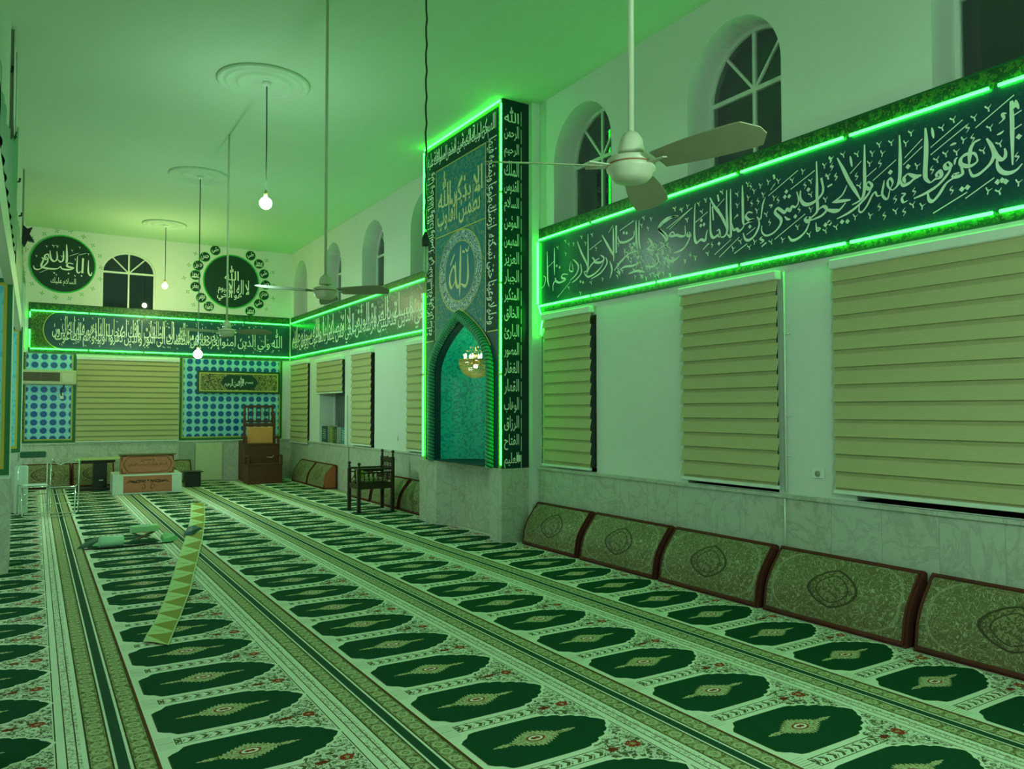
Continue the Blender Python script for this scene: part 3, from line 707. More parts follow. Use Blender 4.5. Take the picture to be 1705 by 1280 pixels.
def l2(m):
    T = TL(.028)
    put_text(m, T, 'الله', -.16, .03, .32, .34, tall=2.0, bold=.012)
    put_text(m, T, 'لا اله الا', -.06, -.28, .46, .34, tall=2.2, bold=.012)
    put_text(m, T, 'هو الحي', -.32, -.46, .56, .24, tall=1.2, bold=.014)
    put_text(m, T, 'القيوم', -.30, -.30, .30, .22, tall=1.2, bold=.012)
plaque('round black plaque ringed by small discs near the corner of the far wall', 3.86, 4.60, .63, l2)
offs = [(1212, 197), (1157, 235), (1113, 278), (1098, 332), (1100, 398), (1132, 460), (1176, 510), (1412, 227), (1460, 274), (1495, 330), (1508, 393), (1500, 455), (1468, 502), (1418, 545)]
names = ['علي', 'حسن', 'حسين', 'محمد', 'جعفر', 'موسى', 'فاطمة', 'علي', 'محمد', 'علي', 'حسن', 'مهدي', 'علي', 'محمد']
place = ['topmost on the left side', 'second from top on the left side', 'third from top on the left side', 'fourth from top on the left side', 'fifth from top on the left side', 'sixth from top on the left side', 'lowest on the left side',
         'topmost on the right side', 'second from top on the right side', 'third from top on the right side', 'fourth from top on the right side', 'fifth from top on the right side', 'sixth from top on the right side', 'lowest on the right side']
for (px, py), nm, pl in zip(offs, names, place):
    dx = (px - 1305) / 165 * .63; dz = -(py - 372) / 155 * .63 + dx * .10; k_ = max(1.0, .785 / math.hypot(dx, dz)); dx *= k_; dz *= k_
    t = thing('small_disc', 'small green disc beside the right plaque, ' + pl.replace(' on the ', ', ').replace(' side', ' side of ring').replace('from top, ', 'from top '), 'plaque', (3.86 + dx, YF, 4.60 + dz), 0, 'small discs around the right plaque')
    m = MB(); disc(m, 0, 0, .115, -.014, -.001, n=26); m.build('rim', M_halo_rim, t)
    m = MB(); disc(m, 0, 0, .103, -.018, -.0145, n=26); m.build('face', M_disc, t)
    m = MB(); put_text(m, TL(.0195), nm, -.08, -.07, .16, .15, tall=1.2, bold=.02); m.build('lettering', M_white, t)
# stencilled leaves round both plaques
def leaves(cx, cz, r, n, label):
    m = MB(); rr = random.Random(3)
    for i in range(n):
        a = 2 * PI * i / n; R = r * rr.uniform(1.12, 1.2); u, v = R * math.cos(a), R * math.sin(a)
        for q in range(4):
            b = a + q * PI / 2 + .4
            m.add([(u, -.003, v), (u + .03 * math.cos(b) - .012 * math.sin(b), -.003, v + .03 * math.sin(b) + .012 * math.cos(b)), (u + .055 * math.cos(b), -.003, v + .055 * math.sin(b)),
                   (u + .03 * math.cos(b) + .012 * math.sin(b), -.003, v + .03 * math.sin(b) - .012 * math.cos(b))], [(0, 1, 2, 3)])
    o = m.build('leaf_stencil', M_leaf, None, (cx, YF, cz)); tag(o, label, 'wall stencil')
leaves(.463, 4.67, .62, 18, 'ring of faint stencilled leaves around the left black plaque')
leaves(3.86, 4.60, .86, 20, 'ring of faint stencilled leaves outside the small discs of the right plaque')

# ------------------------------------------------------------------ tile-pattern panels on the far wall and the piers
g = G('blue ten-point star tile'); o_ = g.obj(); x_ = g.xyz(o_)
S_ = .17
cu = g.m_('MULTIPLY', g.m_('SUBTRACT', g.m_('FRACT', g.m_('DIVIDE', x_[0], S_)), .5), 2.0)
cv = g.m_('MULTIPLY', g.m_('SUBTRACT', g.m_('FRACT', g.m_('DIVIDE', x_[2], S_)), .5), 2.0)
r_ = g.m_('SQRT', g.m_('ADD', g.m_('MULTIPLY', cu, cu), g.m_('MULTIPLY', cv, cv)))
an = g.m_('ARCTAN2', cv, cu)
edge = g.m_('ADD', .70, g.m_('MULTIPLY', g.m_('COSINE', g.m_('MULTIPLY', an, 10)), .05))
c_ = g.mix(g.m_('LESS_THAN', r_, edge), (.14, .45, .72), (.010, .07, .33))
c_ = g.mix(g.m_('LESS_THAN', r_, .30), c_, (.02, .12, .30))
c_ = g.mix(g.m_('MULTIPLY', g.step(g.voro(o_, 60), .42), g.step(r_, .86)), c_, (.35, .66, .68))
M_star = g.col(c_, .25)
M_grnframe = plain('green printed frame', (.012, .13, .035), .45)
M_yel = plain('yellow printed line', (.42, .40, .07), .45)
def tile_panel(label, x0, x1, z0, z1, y=YF, fr=.05, left=True):
    t = thing('tile_pattern_panel', label, 'wall panel', ((x0 + x1) / 2, y, z0))
    w = (x1 - x0) / 2; h = z1 - z0
    m = MB().box(-w, w, -.010, -.0015, 0, h); m.build('frame', M_grnframe, t)
    m = MB().box(-w + fr, w - fr, -.0125, -.0102, fr, h - .01); m.build('yellow_line', M_yel, t)
    m = MB().box(-w + fr + .03, w - fr - .03, -.0155, -.0127, fr + .03, h - .015); m.build('star_pattern', M_star, t)
    return t
tile_panel('blue star pattern panel left of the far blind, under the air conditioner', -.235, .735, .925, 2.79)
tile_panel('wide blue star pattern panel between far blind and pulpit', 2.77, 5.06, .925, 2.79)
# strips of dark floral frame on the left panel
o = MB().box(-.235, -.17, YF - .02, YF - .016, .95, 2.79).build('floral_strip', M_fineflor); tag(o, 'narrow dark floral strip at the left edge of the left blue panel', 'wall panel')
g = G('pier tile blue'); o_ = g.obj(); c_ = g.mix(g.step(g.voro(o_, 16), .38), (.10, .42, .62), (.16, .55, .66)); M_pier = g.col(c_, .3)
def pier_panel(label, x0, x1, y, z0, z1):
    t = thing('pier_tile_panel', label, 'wall panel', ((x0 + x1) / 2, y, z0)); w = (x1 - x0) / 2; h = z1 - z0
    MB().box(-w, w, -.012, -.0012, 0, h).build('frame', M_grnframe, t)
    MB().box(-w + .045, w - .045, -.0145, -.0122, .06, h - .045).build('yellow_line', plain('amber printed line', (.50, .36, .03), .45), t)
    MB().box(-w + .075, w - .075, -.0175, -.0147, .10, h - .075).build('tile_field', M_pier, t)
pier_panel('blue tiled panel with yellow line on the nearest left pier', -.94, -.20, 9.05, .965, 2.90)
pier_panel('narrow blue tiled panel on the farther left pier', -.94, -.175, 14.25, .945, 2.90)

# framed basmala sign
t = thing('calligraphy_sign', 'horizontal framed sign with white script on the right blue panel', 'sign', (4.06, YF - .016, 1.99))
MB().box(-.93, .93, -.05, -.0005, 0, .52).build('frame', plain('dark green wood frame', (.01, .06, .03), .4), t)
MB().box(-.885, .885, -.0535, -.0502, .045, .475).build('gold_line', M_gold, t)
g = G('gilded arabesque'); o_ = g.obj(); v_ = g.voro(o_, 26); n_ = g.noise(o_, 24, 4, .6, 2)
c_ = g.mix(g.step(n_, .5), (.012, .03, .02), (.38, .33, .12)); c_ = g.mix(g.lt(v_, .16), c_, (.35, .08, .04)); M_arab = g.col(c_, .45)
MB().box(-.86, .86, -.056, -.0537, .07, .45).build('ornament_ground', M_arab, t)
m = MB(); P = [(-.42, .26), (-.36, .36), (-.27, .43), (.27, .43), (.36, .36), (.42, .26), (.36, .16), (.27, .09), (-.27, .09), (-.36, .16)]
m.prism([(a, -.0585, b) for a, b in P], (0, .002, 0)); m.build('centre_field', M_disc, t)
m = MB(); put_text(m, TL(.060), 'بسم الله', -.04, .20, .34, .2, tall=2, bold=.014); put_text(m, TL(.060), 'الرحمن الرحيم', -.34, .12, .42, .22, tall=2, bold=.014); m.build('lettering', M_white, t)

# ------------------------------------------------------------------ banded roller blinds
g = G('blind fabric'); o_ = g.obj(); x_ = g.xyz(o_)
n_ = g.noise(g.comb(g.m_('MULTIPLY', x_[0], 2.0), x_[1], g.m_('MULTIPLY', x_[2], 60)), 5, 4)
M_blind = g.col(g.mix(n_, (.42, .375, .19), (.53, .48, .27)), .75)
M_sheer = plain('blind sheer band', (.40, .36, .19), .8)
def blind(label, loc, rz, w, z0, z1, period=.132, cut=.0, off=.05):
    t = thing('roller_blind', label, 'blind', loc, rz)
    h = w / 2
    m = MB(); m.bbox(-h - .01, h + .01, -off - .03, -.002, z1 - .075, z1, .008); m.build('headrail', M_trimw, t)
    m = MB(); z = z1 - .07; k = 0
    while z > z0 + .03:
        za = max(z0 + .02, z - period)
        zb = z - (z - za) * .76
        # opaque band leaning out at its foot, sheer band set back behind it
        m.add([(-h, -off + .010, z), (h, -off + .010, z), (h, -off - .012, zb), (-h, -off - .012, zb)], [(0, 1, 2, 3)], 0)
        m.add([(-h + cut, -off + .010, zb + .012), (h - cut, -off + .010, zb + .012), (h - cut, -off + .008, za), (-h + cut, -off + .008, za)], [(0, 1, 2, 3)], 1)
        m.add([(-h, -off - .012, zb), (h, -off - .012, zb), (h, -off + .010, zb + .002), (-h, -off + .010, zb + .002)], [(0, 1, 2, 3)], 1)
        z = za
    m.build('fabric', [M_blind, M_sheer], t)
    m = MB(); m.bbox(-h - .004, h + .004, -off - .016, -off + .014, z0, z0 + .03, .004); m.build('bottom_rail', M_trimw, t)
    return t
R90 = -PI / 2
def rblind(label, ya, yb, z0, z1, **k): return blind(label, (XW, (ya + yb) / 2, 0), R90, yb - ya, z0, z1, **k)
rblind('very wide banded beige blind at the right edge of the view', -.6, 3.72, .965, 2.76)
rblind('banded beige blind in the middle of the foreground right wall', 4.24, 5.36, .95, 2.76, cut=.02)
rblind('narrow banded beige blind just right of the tall column', 6.76, 7.70, .935, 2.76, cut=.02)
rblind('banded beige blind cut off by the left side of the column', 10.5, 11.72, .935, 2.74)
rblind('narrow banded beige blind behind the carved armchair', 13.30, 14.34, .935, 2.74, cut=.03)
rblind('short half-raised blind above the book sill', 14.85, 16.50, 1.95, 2.70)
rblind('banded beige blind beside the far corner, darkened at its foot', 17.12, 18.5, .84, 2.74)
rblind('wide banded beige blind on the unseen rear part of the right wall', -3.7, -1.1, .965, 2.76)
blind('wide banded beige blind in the middle of the far wall', (1.75, YF, 0), 0, 2.0, .92, 2.75, period=.118)

# ------------------------------------------------------------------ the prayer niche column
CX, Y0, Y1 = 4.77, 7.92, 10.08      # front plane, near side, far side
CW = Y1 - Y0
g = G('teal printed panel'); o_ = g.obj(); v_ = g.voro(o_, 9, 'F1'); n_ = g.noise(o_, 9, 5, .6, 2.5)
c_ = g.mix(g.noise(o_, 3, 3), (.008, .13, .19), (.012, .20, .23)); c_ = g.mix(g.m_('MULTIPLY', g.band(n_, .55, .60), .8), c_, (.30, .34, .12)); M_teal = g.col(c_, .55, spec=.25)
g = G('turquoise arabesque wall vinyl'); o_ = g.obj(); n_ = g.noise(o_, 9, 4, .6, 3.0)
c_ = g.mix(g.m_('MULTIPLY', g.step(n_, .53), .75), (.008, .60, .46), (.006, .27, .33)); c_ = g.mix(g.m_('MULTIPLY', g.band(n_, .44, .47), .5), c_, (.10, .62, .50)); M_niche = g.col(c_, .3)
M_dkteal = plain('dark teal jamb', (.006, .05, .055), .55, spec=.25)
g = G('blackgreen lettered cloth'); o_ = g.obj(); v_ = g.voro(o_, 30); c_ = g.mix(g.m_('MULTIPLY', g.lt(v_, .22), .5), (.006, .04, .035), (.03, .14, .09)); M_blk = g.col(c_, .6, spec=.15)
g = G('yellow green brick border'); o_ = g.obj(); x_ = g.xyz(o_); fr = g.m_('FRACT', g.m_('MULTIPLY', g.m_('ADD', x_[2], x_[1]), 14)); c_ = g.mix(g.lt(fr, .18), (.20, .34, .05), (.03, .10, .02)); M_brick = g.col(c_, .5)
root = thing('prayer_niche', 'tall prayer niche column covered in green and white calligraphy', 'mihrab', (CX, 8.99, 0))
def RX(y): return y - 8.99            # parts are modelled round the niche axis
body = MB()
# marble base with a shallow canted recess
P = [(0, Y0), (0, 8.20), (.27, 8.55), (.27, 9.32), (0, 9.68), (0, Y1 + .15), (XW - CX, Y1 + .15), (XW - CX, Y0)]
body.prism([(x, RX(y), .013) for x, y in P], (0, 0, .862))
body.build('marble_base', marble('marble column base', 1, .5), root)
led = MB()
led.prism([(x - (.012 if x < .1 else 0), RX(y) - (.012 if y == Y0 else 0), .8755) for x, y in P], (0, 0, .024)); led.build('base_ledge', M_marX, root)
m = MB().box(.385, XW - CX - .001, RX(7.84), RX(Y0) - .002, .013, H - .001); m.build('plaster_return', M_wall, root)
arch = arch_pts(0, .76, .9, 2.06, 2.76, n=18)
m = MB(); holed(m, lambda s, z: (0.0, s, z), RX(Y0), RX(Y1), .9, H, [arch]);
m.build('front_panel', M_dkteal, root)
m = MB(); reveal(m, lambda s, z, d: (d, s, z), arch, .10); m.build('niche_jamb', M_dkteal, root)
m = MB(); n = 20; Z = [.9 + (2.755 - .9) * i / 26 for i in range(27)]; vs = []; fs = []
for z in Z:
    w = arch_w(.76, 2.06, 2.76, z) 
    for k in range(n + 1):
        a = PI * k / n; vs.append((.10 + .66 * math.sin(a) * math.sqrt(max(0.0, w / .76)), w * math.cos(a), z))
for i in range(26):
    for k in range(n): fs.append((i * (n + 1) + k, i * (n + 1) + k + 1, (i + 1) * (n + 1) + k + 1, (i + 1) * (n + 1) + k))
m.add(vs, fs, 0, True); m.build('niche_wall', M_niche, root)
m = MB(); m.prism([(.002, -.755, .902), (.002, .755, .902)] + [(.10 + .64 * math.sin(PI * k / n), .75 * math.cos(PI * k / n), .902) for k in range(n + 1)], (0, 0, .012)); m.build('niche_sill', M_dkteal, root)
# rope moulding
m = MB(); ap = arch_pts(0, .82, .9, 2.10, 2.86, n=16)
pts = [Vector((-.02, s, z)) for s, z in ap]
dense_ = []
for a, b in zip(pts[:-1], pts[1:]):
    k = max(1, round((b - a).length / .008))
    for i in range(k): dense_.append(a.lerp(b, i / k))
dense_.append(pts[-1])
vs = []; fs = []; nn = 14; acc = 0.0
for i, p in enumerate(dense_):
    a = dense_[max(0, i - 1)]; b = dense_[min(len(dense_) - 1, i + 1)]; t_ = (b - a).normalized()
    if i: acc += (p - dense_[i - 1]).length
    u = Vector((1, 0, 0)); w = t_.cross(u).normalized()
    for k in range(nn):
        q = 2 * PI * k / nn
        r = .054 + .016 * abs(math.cos(q + acc * PI / .048)) ** .7
        vs.append(p + (u * math.cos(q) * .8 + w * math.sin(q)) * r)
for i in range(len(dense_) - 1):
    for k in range(nn): fs.append((i * nn + k, i * nn + (k + 1) % nn, (i + 1) * nn + (k + 1) % nn, (i + 1) * nn + k))
m.add(vs, fs, 0, False); m.mi = [1 if abs(math.cos((j % nn + .5) * 2 * PI / nn + .008 * (j // nn + .5) * PI / .048)) < .40 else 0 for j in range(len(fs))]
m.build('rope_moulding', [plain('green glazed rope', (.025, .27, .15), .35), plain('rope groove', (.008, .07, .045), .6)], root)
# printed front: outer border, script frame, script panel, medallion panel
def TF(off): return Surf(lambda u, v, k: (-off - k, CW / 2 - .005 - u + (RX(Y0) + CW / 2), v))   # u runs to the viewer's right
TF_ = TF
W = CW - .01
def sheet(name, mat, off, rects, parent=root):
    m = MB()
    for u0, u1, z0, z1 in rects:
        a = TF(off)(u0, z0); b = TF(off)(u1, z1)
        m.box(a[0], a[0] + .0018, min(a[1], b[1]), max(a[1], b[1]), z0, z1)
    return m.build(name, mat, parent)
sheet('brick_border', M_brick, .003, [(0, .06, .9, 5.38), (W - .07, W, .9, 5.38), (.06, W - .07, 5.32, 5.38)])
so = sheet('script_frame', M_blk, .004, [(.065, .36, 2.58, 5.315), (W - .37, W - .075, 2.58, 5.315), (.36, W - .37, 4.97, 5.315)])
sheet('teal_script_panel', M_teal, .004, [(.375, W - .385, 4.02, 4.955)])
# medallion panel is cut by the arch: build as slices
m = MB(); N = 40; T = TF(.004); us = [.375 + (W - .76) * i / N for i in range(N + 1)]; uc = (CW / 2 - .005 + (RX(Y0) + CW / 2))
def low(u):
    s = abs(u - uc) / .93
    return 2.10 + .85 * math.sqrt(max(0, 1 - s)) 
for a, b in zip(us[:-1], us[1:]): m.add([T(a, max(2.3, low(a))), T(b, max(2.3, low(b))), T(b, 4.0), T(a, 4.0)], [(0, 1, 2, 3)])
m.build('medallion_panel', M_teal, root)
m = MB(); T = TF(.0065)
def line(pts, w=.018): ribbon(m, T, pts, w, taper=False)
for r in ([(.365, 2.58), (.365, 4.96)], [(W - .375, 2.58), (W - .375, 4.96)], [(.365, 4.962), (W - .375, 4.962)], [(.365, 4.01), (W - .375, 4.01)], [(.06, 2.575), (.30, 2.575)], [(W - .33, 2.575), (W - .07, 2.575)]): line(r, .016)
for sg in (-1, 1): line([(uc + sg * .93 * (1 - ((z - 2.10) / .85) ** 2), z) for z in [2.40 + (2.95 - 2.40) * i / 10 for i in range(11)]], .02)
MC = 3.45; RM = .50
line([(uc + .60 * math.sin(a), MC + .545 * math.cos(a)) for a in [2 * PI * i / 36 for i in range(37)]], .016)
line([(uc + .42 * math.sin(a), MC + .40 * math.cos(a)) for a in [2 * PI * i / 30 for i in range(31)]], .014)
m.build('gold_lines', M_gold, root)
g = G('blue white script ring'); o_ = g.obj(); n_ = g.noise(o_, 26, 4, .6, 2); M_ring = g.col(g.mix(g.step(n_, .5), (.02, .06, .16), (.42, .56, .60)), .4)
m = MB(); T = TF(.0062); n = 48
R1 = [T(uc + .59 * math.sin(2 * PI * i / n), MC + .535 * math.cos(2 * PI * i / n)) for i in range(n)]; R2 = [T(uc + .43 * math.sin(2 * PI * i / n), MC + .41 * math.cos(2 * PI * i / n)) for i in range(n)]
m.add(R1 + R2, [(i, (i + 1) % n, n + (i + 1) % n, n + i) for i in range(n)]); m.build('script_ring', M_ring, root)
m = MB(); m.add([TF(.0062)(uc + .425 * math.sin(2 * PI * i / n), MC + .405 * math.cos(2 * PI * i / n)) for i in range(n)], [list(range(n))]); m.build('medallion_field', plain('medallion blue', (.01, .15, .23), .5), root)
m = MB(); T = TF(.0085)
put_text(m, T, 'الا بذكر الله', .44, 4.34, 1.26, .56, tall=2.2, bold=.016)
put_text(m, T, 'تطمئن القلوب', .42, 4.08, 1.22, .46, tall=1.9, bold=.016)
# Allah in the medallion, drawn with a broad pen
for w, p in [(.05, [(uc + .02, MC + .30), (uc + .015, MC), (uc + .0, MC - .30)]), (.05, [(uc + .17, MC + .17), (uc + .18, MC - .10), (uc + .13, MC - .20), (uc + .03, MC - .16)]),
             (.05, [(uc - .09, MC + .12), (uc - .08, MC - .12), (uc - .03, MC - .19), (uc + .0, MC - .14)]), (.045, [(uc - .09, MC - .10), (uc - .18, MC - .18), (uc - .22, MC - .05), (uc - .13, MC + .08), (uc - .09, MC - .02)]),
             (.03, [(uc + .12, MC + .24), (uc + .17, MC + .20), (uc + .20, MC + .26)]), (.03, [(uc + .06, MC + .22), (uc + .11, MC + .20)]), (.035, [(uc - .2, MC + .10), (uc - .11, MC + .22)])]:
    ribbon(m, T, [(uc + (a - uc) * 1.3, MC + (b - MC) * 1.12) for a, b in p], w * 1.15)
m.build('gold_lettering', M_goldlet, root)
m = MB(); T = TF(.0085)
put_text(m, T, 'اللهم كن لوليك الحجة بن الحسن صلواتك عليه', .10, 5.0, W - .22, .28, tall=1.8, bold=.012)
put_text(m, T, 'وعلى آبائه في هذه الساعة', .30, 5.05, W - .62, .24, tall=1.8, bold=.008)
for i, l in enumerate(['في هذه الساعة وفي كل ساعة', 'وليا وحافظا وقائدا وناصرا']):
    put_text(m, T, l, .09, 2.66 + i * 1.2, .25, 1.12, rot=90, tall=1.5, bold=.012)
    put_text(m, T, ['ودليلا وعينا حتى تسكنه', 'ارضك طوعا وتمتعه فيها'][i], W - .35, 2.66 + i * 1.2, .25, 1.12, rot=-90, tall=1.5, bold=.012)
r_x = random.Random(8)
for _ in range(60): vee(m, T, r_x.uniform(.10, .33), r_x.uniform(2.7, 5), .014)
for _ in range(60): vee(m, T, W - r_x.uniform(.12, .35), r_x.uniform(2.7, 5), .014)
m.build('white_lettering', M_white, root)
# near side: hanging cloth with stacked words
SW = .385
m = MB().box(0, SW, RX(Y0) - .006, RX(Y0), .905, H - .004); m.build('side_cloth', M_blk, root)
m = MB().box(SW - .11, SW, RX(Y0) - .008, RX(Y0) - .0062, .905, H - .004); m.build('side_navy_strip', plain('side navy', (.004, .02, .028), .5), root)
m = MB(); T = lambda u, v: (u, RX(Y0) - .0085, v)
words = ['الله', 'الرحمن', 'الرحيم', 'الملك', 'القدوس', 'السلام', 'المؤمن', 'المهيمن', 'العزيز', 'الجبار', 'المتكبر', 'الخالق', 'البارئ', 'المصور', 'الغفار', 'القهار', 'الوهاب', 'الرزاق', 'الفتاح', 'العليم']
for i, w_ in enumerate(words): put_text(m, T, w_, .03, 5.12 - i * .222, .21, .19, tall=1.4, bold=.012)
for i in range(20): m.add([T(SW - .115, 5.1 - i * .222), T(SW - .108, 5.1 - i * .222), T(SW - .108, 5.28 - i * .222), T(SW - .115, 5.28 - i * .222)], [(0, 1, 2, 3)])
m.build('side_lettering', M_white, root)
m = MB().box(0, XW - CX, RX(Y1), RX(Y1) + .006, .905, H - .002); m.build('far_side_cloth', M_blk, root)
m = MB().bbox(.20, .25, RX(Y0) - .035, RX(Y0) - .009, .98, 1.06, .004); m.build('junction_box', M_trimw, root)
# golden flower strip on the niche wall
g = G('gold flower strip'); o_ = g.obj(); v_ = g.voro(o_, 22); c_ = g.mix(g.lt(v_, .28), (.42, .42, .08), (.10, .09, .05)); c_ = g.mix(g.lt(v_, .13), c_, (.62, .55, .25)); M_gs = g.col(c_, .4)
m = MB(); vs = []
for z in (1.0, 2.02):
    for a in (104, 110, 116, 122):
        A = math.radians(a); vs.append((.10 + .645 * math.sin(A), .745 * math.cos(A), z))
m.add(vs, [(i, i + 1, 5 + i, 4 + i) for i in range(3)]); m.build('flower_strip', M_gs, root)
# chandelier in the niche
t = thing('chandelier', 'small golden crystal chandelier hanging inside the prayer niche', 'chandelier', (CX + .22, 8.96, 2.66))
M_cg = plain('chandelier brass', (.75, .55, .15), .25, .9)
MB().tube([(0, 0, .0), (0, 0, -.30)], .005).build('chain', M_cg, t)
m = MB(); m.lathe((0, 0, -.36), [(.02, .06), (.035, .03), (.012, 0), (.03, -.05), (.015, -.12)], 12)
for k in range(8):
    a = 2 * PI * k / 8
    m.tube([(0, 0, -.36), (.09 * math.cos(a), .09 * math.sin(a), -.46), (.17 * math.cos(a), .17 * math.sin(a), -.38)], .006)
m.lathe((0, 0, -.40), [(.222, 0), (.229, .006), (.229, .016), (.222, .02)], 28)
fr_ = m.build('frame', M_cg, t)
for k in range(8):
    a = 2 * PI * k / 8
    MB().lathe((.15 * math.cos(a), .15 * math.sin(a), -.35), [(.006, -.02), (.010, 0), (.009, .02), (.002, .042)], 8).build('candle_bulb', glow('candle bulb', (1, .95, .55), 40), t)
g = G('crystal beads'); g.col((.85, .82, .35), .15, spec=.8); g.b.inputs['Transmission Weight'].default_value = .5; M_cry = g.m
m = MB(); rr = random.Random(2)
for ring in range(12):
    R = .225 * math.cos(ring / 12.6 * PI / 2); z = -.40 - .22 * math.sin(ring / 12 * PI / 2)
    nb = max(5, int(R * 2 * PI / .017))
    for k in range(nb):
        a = 2 * PI * (k + .5 * (ring % 2)) / nb; r = .0092
        c = (R * math.cos(a), R * math.sin(a), z)
        m.add([(c[0], c[1], c[2] + r * 1.4), (c[0] + r, c[1], c[2]), (c[0], c[1] + r, c[2]), (c[0] - r, c[1], c[2]), (c[0], c[1] - r, c[2]), (c[0], c[1], c[2] - r * 1.4)],
              [(0, 1, 2), (0, 2, 3), (0, 3, 4), (0, 4, 1), (5, 2, 1), (5, 3, 2), (5, 4, 3), (5, 1, 4)])
for ring in range(3):
    R = .07 + .05 * ring; z = -.22 - .05 * ring
    for k in range(12 + 4 * ring):
        a = 2 * PI * k / (12 + 4 * ring); c = (R * math.cos(a), R * math.sin(a), z); r = .009
        m.add([(c[0], c[1], c[2] + r * 1.4), (c[0] + r, c[1], c[2]), (c[0], c[1] + r, c[2]), (c[0] - r, c[1], c[2]), (c[0], c[1] - r, c[2]), (c[0], c[1], c[2] - r * 1.4)],
              [(0, 1, 2), (0, 2, 3), (0, 3, 4), (0, 4, 1), (5, 2, 1), (5, 3, 2), (5, 4, 3), (5, 1, 4)])
m.build('crystals', M_cry, t)['kind'] = 'stuff'
MB().lathe((0, 0, -.47), [(.001, -.03), (.022, -.018), (.028, 0), (.018, .02), (.001, .028)], 12).build('inner_bulb', glow('inner bulb', (1, .95, .5), 70), t)
# tubes of the column
xo2 = CX - .016
led_run((xo2, Y0 - .004, .93), (xo2, Y0 - .004, 5.35), 'upright green tube on the near front edge of the niche column', 'near-edge tubes of the column', gap=.004)
led_run((xo2, Y1 + .004, .93), (xo2, Y1 + .004, 3.30), 'upright green tube on the far front edge of the niche column', 'far-edge tubes of the column', gap=.004)
led_run((xo2, Y1 + .004, 4.05), (xo2, Y1 + .004, 5.35), 'upright green tube on the far front edge of the niche column', 'far-edge tubes of the column', gap=.004)
led_run((xo2, Y0, 5.372), (xo2, Y1, 5.372), 'green tube along the top edge of the niche column under the ceiling', 'top tubes of the column', gap=.004)

# ------------------------------------------------------------------ prayer carpets
SP, MY, Y_FIRST = 1.21, .586, 3.745
g = G('woven carpet ground'); o_ = g.obj(); x_ = g.xyz(o_)
X, Y = x_[0], x_[1]
ph = g.m_('SUBTRACT', g.m_('FRACT', g.m_('ADD', g.m_('DIVIDE', Y, MY), .5)), .5)        # -.5 .. .5, 0 midway between two mats
py = g.m_('MULTIPLY', ph, MY)
apy = g.m_('ABSOLUTE', py)
fl = g.noise(o_, 22, 3, .55, 2.2); fl2 = g.noise(o_, 60, 2, .5, 1.2); vo = g.voro(o_, 20, 'F1')
cream = g.mix(g.noise(o_, 120, 2), (.70, .70, .60), (.82, .82, .72))
dark = (.06, .055, .025); brown = (.16, .10, .04)
c = cream
# narrow border strips with rosettes, along both long sides
def ros(period, x0, w):
    a = g.m_('DIVIDE', g.m_('SUBTRACT', X, x0), w)
    b = g.m_('MULTIPLY', g.m_('SUBTRACT', g.m_('FRACT', g.m_('DIVIDE', Y, period)), .5), period / w)
    return g.m_('SQRT', g.m_('ADD', g.m_('MULTIPLY', a, a), g.m_('MULTIPLY', b, b)))
for x0, x1 in ((.045, .135), (1.085, 1.175)):
    inb = g.band(X, x0, x1)
    c = g.mix(inb, c, g.mix(g.step(fl2, .52), (.36, .34, .17), (.12, .13, .05)))
    r = ros(.085, (x0 + x1) / 2, (x1 - x0))
    c = g.mix(g.m_('MULTIPLY', inb, g.band(r, .20, .36)), c, (.46, .46, .30))
    c = g.mix(g.m_('MULTIPLY', inb, g.lt(r, .12)), c, (.40, .36, .20))
    for e in (x0, x1): c = g.mix(g.m_('LESS_THAN', g.m_('ABSOLUTE', g.m_('SUBTRACT', X, e)), .004), c, dark)
c = g.mix(g.band(X, .139, .148), c, (.17, .035, .015))
# thin stripes
st = g.m_('FRACT', g.m_('DIVIDE', g.m_('SUBTRACT', X, .955), .042))
c = g.mix(g.m_('MULTIPLY', g.band(X, .955, 1.08), g.lt(st, .14)), c, dark)
c = g.mix(g.m_('MULTIPLY', g.band(X, 1.00, 1.06), g.m_('MULTIPLY', g.step(fl2, .54), .6)), c, brown)
# floral spandrels
sp = g.band(X, .70, .95)
c = g.mix(g.m_('MULTIPLY', sp, g.m_('MULTIPLY', g.step(fl, .525), .95)), c, (.075, .075, .03))
c = g.mix(g.m_('MULTIPLY', sp, g.band(fl, .44, .465)), c, brown)
c = g.mix(g.m_('MULTIPLY', sp, g.m_('MULTIPLY', g.lt(vo, .20), g.lt(apy, .15))), c, (.32, .33, .14))
r1 = g.m_('SQRT', g.m_('ADD', g.m_('POWER', g.m_('SUBTRACT', X, .885), 2.0), g.m_('POWER', py, 2.0)))
r1 = g.m_('ADD', r1, g.m_('MULTIPLY', g.m_('SUBTRACT', fl2, .5), .05))
c = g.mix(g.m_("LESS_THAN", r1, .034), c, (.34, .035, .018)); c = g.mix(g.m_('LESS_THAN', r1, .012), c, (.42, .30, .14))
r2 = g.m_('SQRT', g.m_('ADD', g.m_('POWER', g.m_('MULTIPLY', g.m_('SUBTRACT', X, .765), .5), 2.0), g.m_('POWER', py, 2.0)))
r2 = g.m_('ADD', r2, g.m_('MULTIPLY', g.m_('SUBTRACT', fl2, .5), .04))
c = g.mix(g.m_('LESS_THAN', r2, .018), c, (.18, .03, .015))
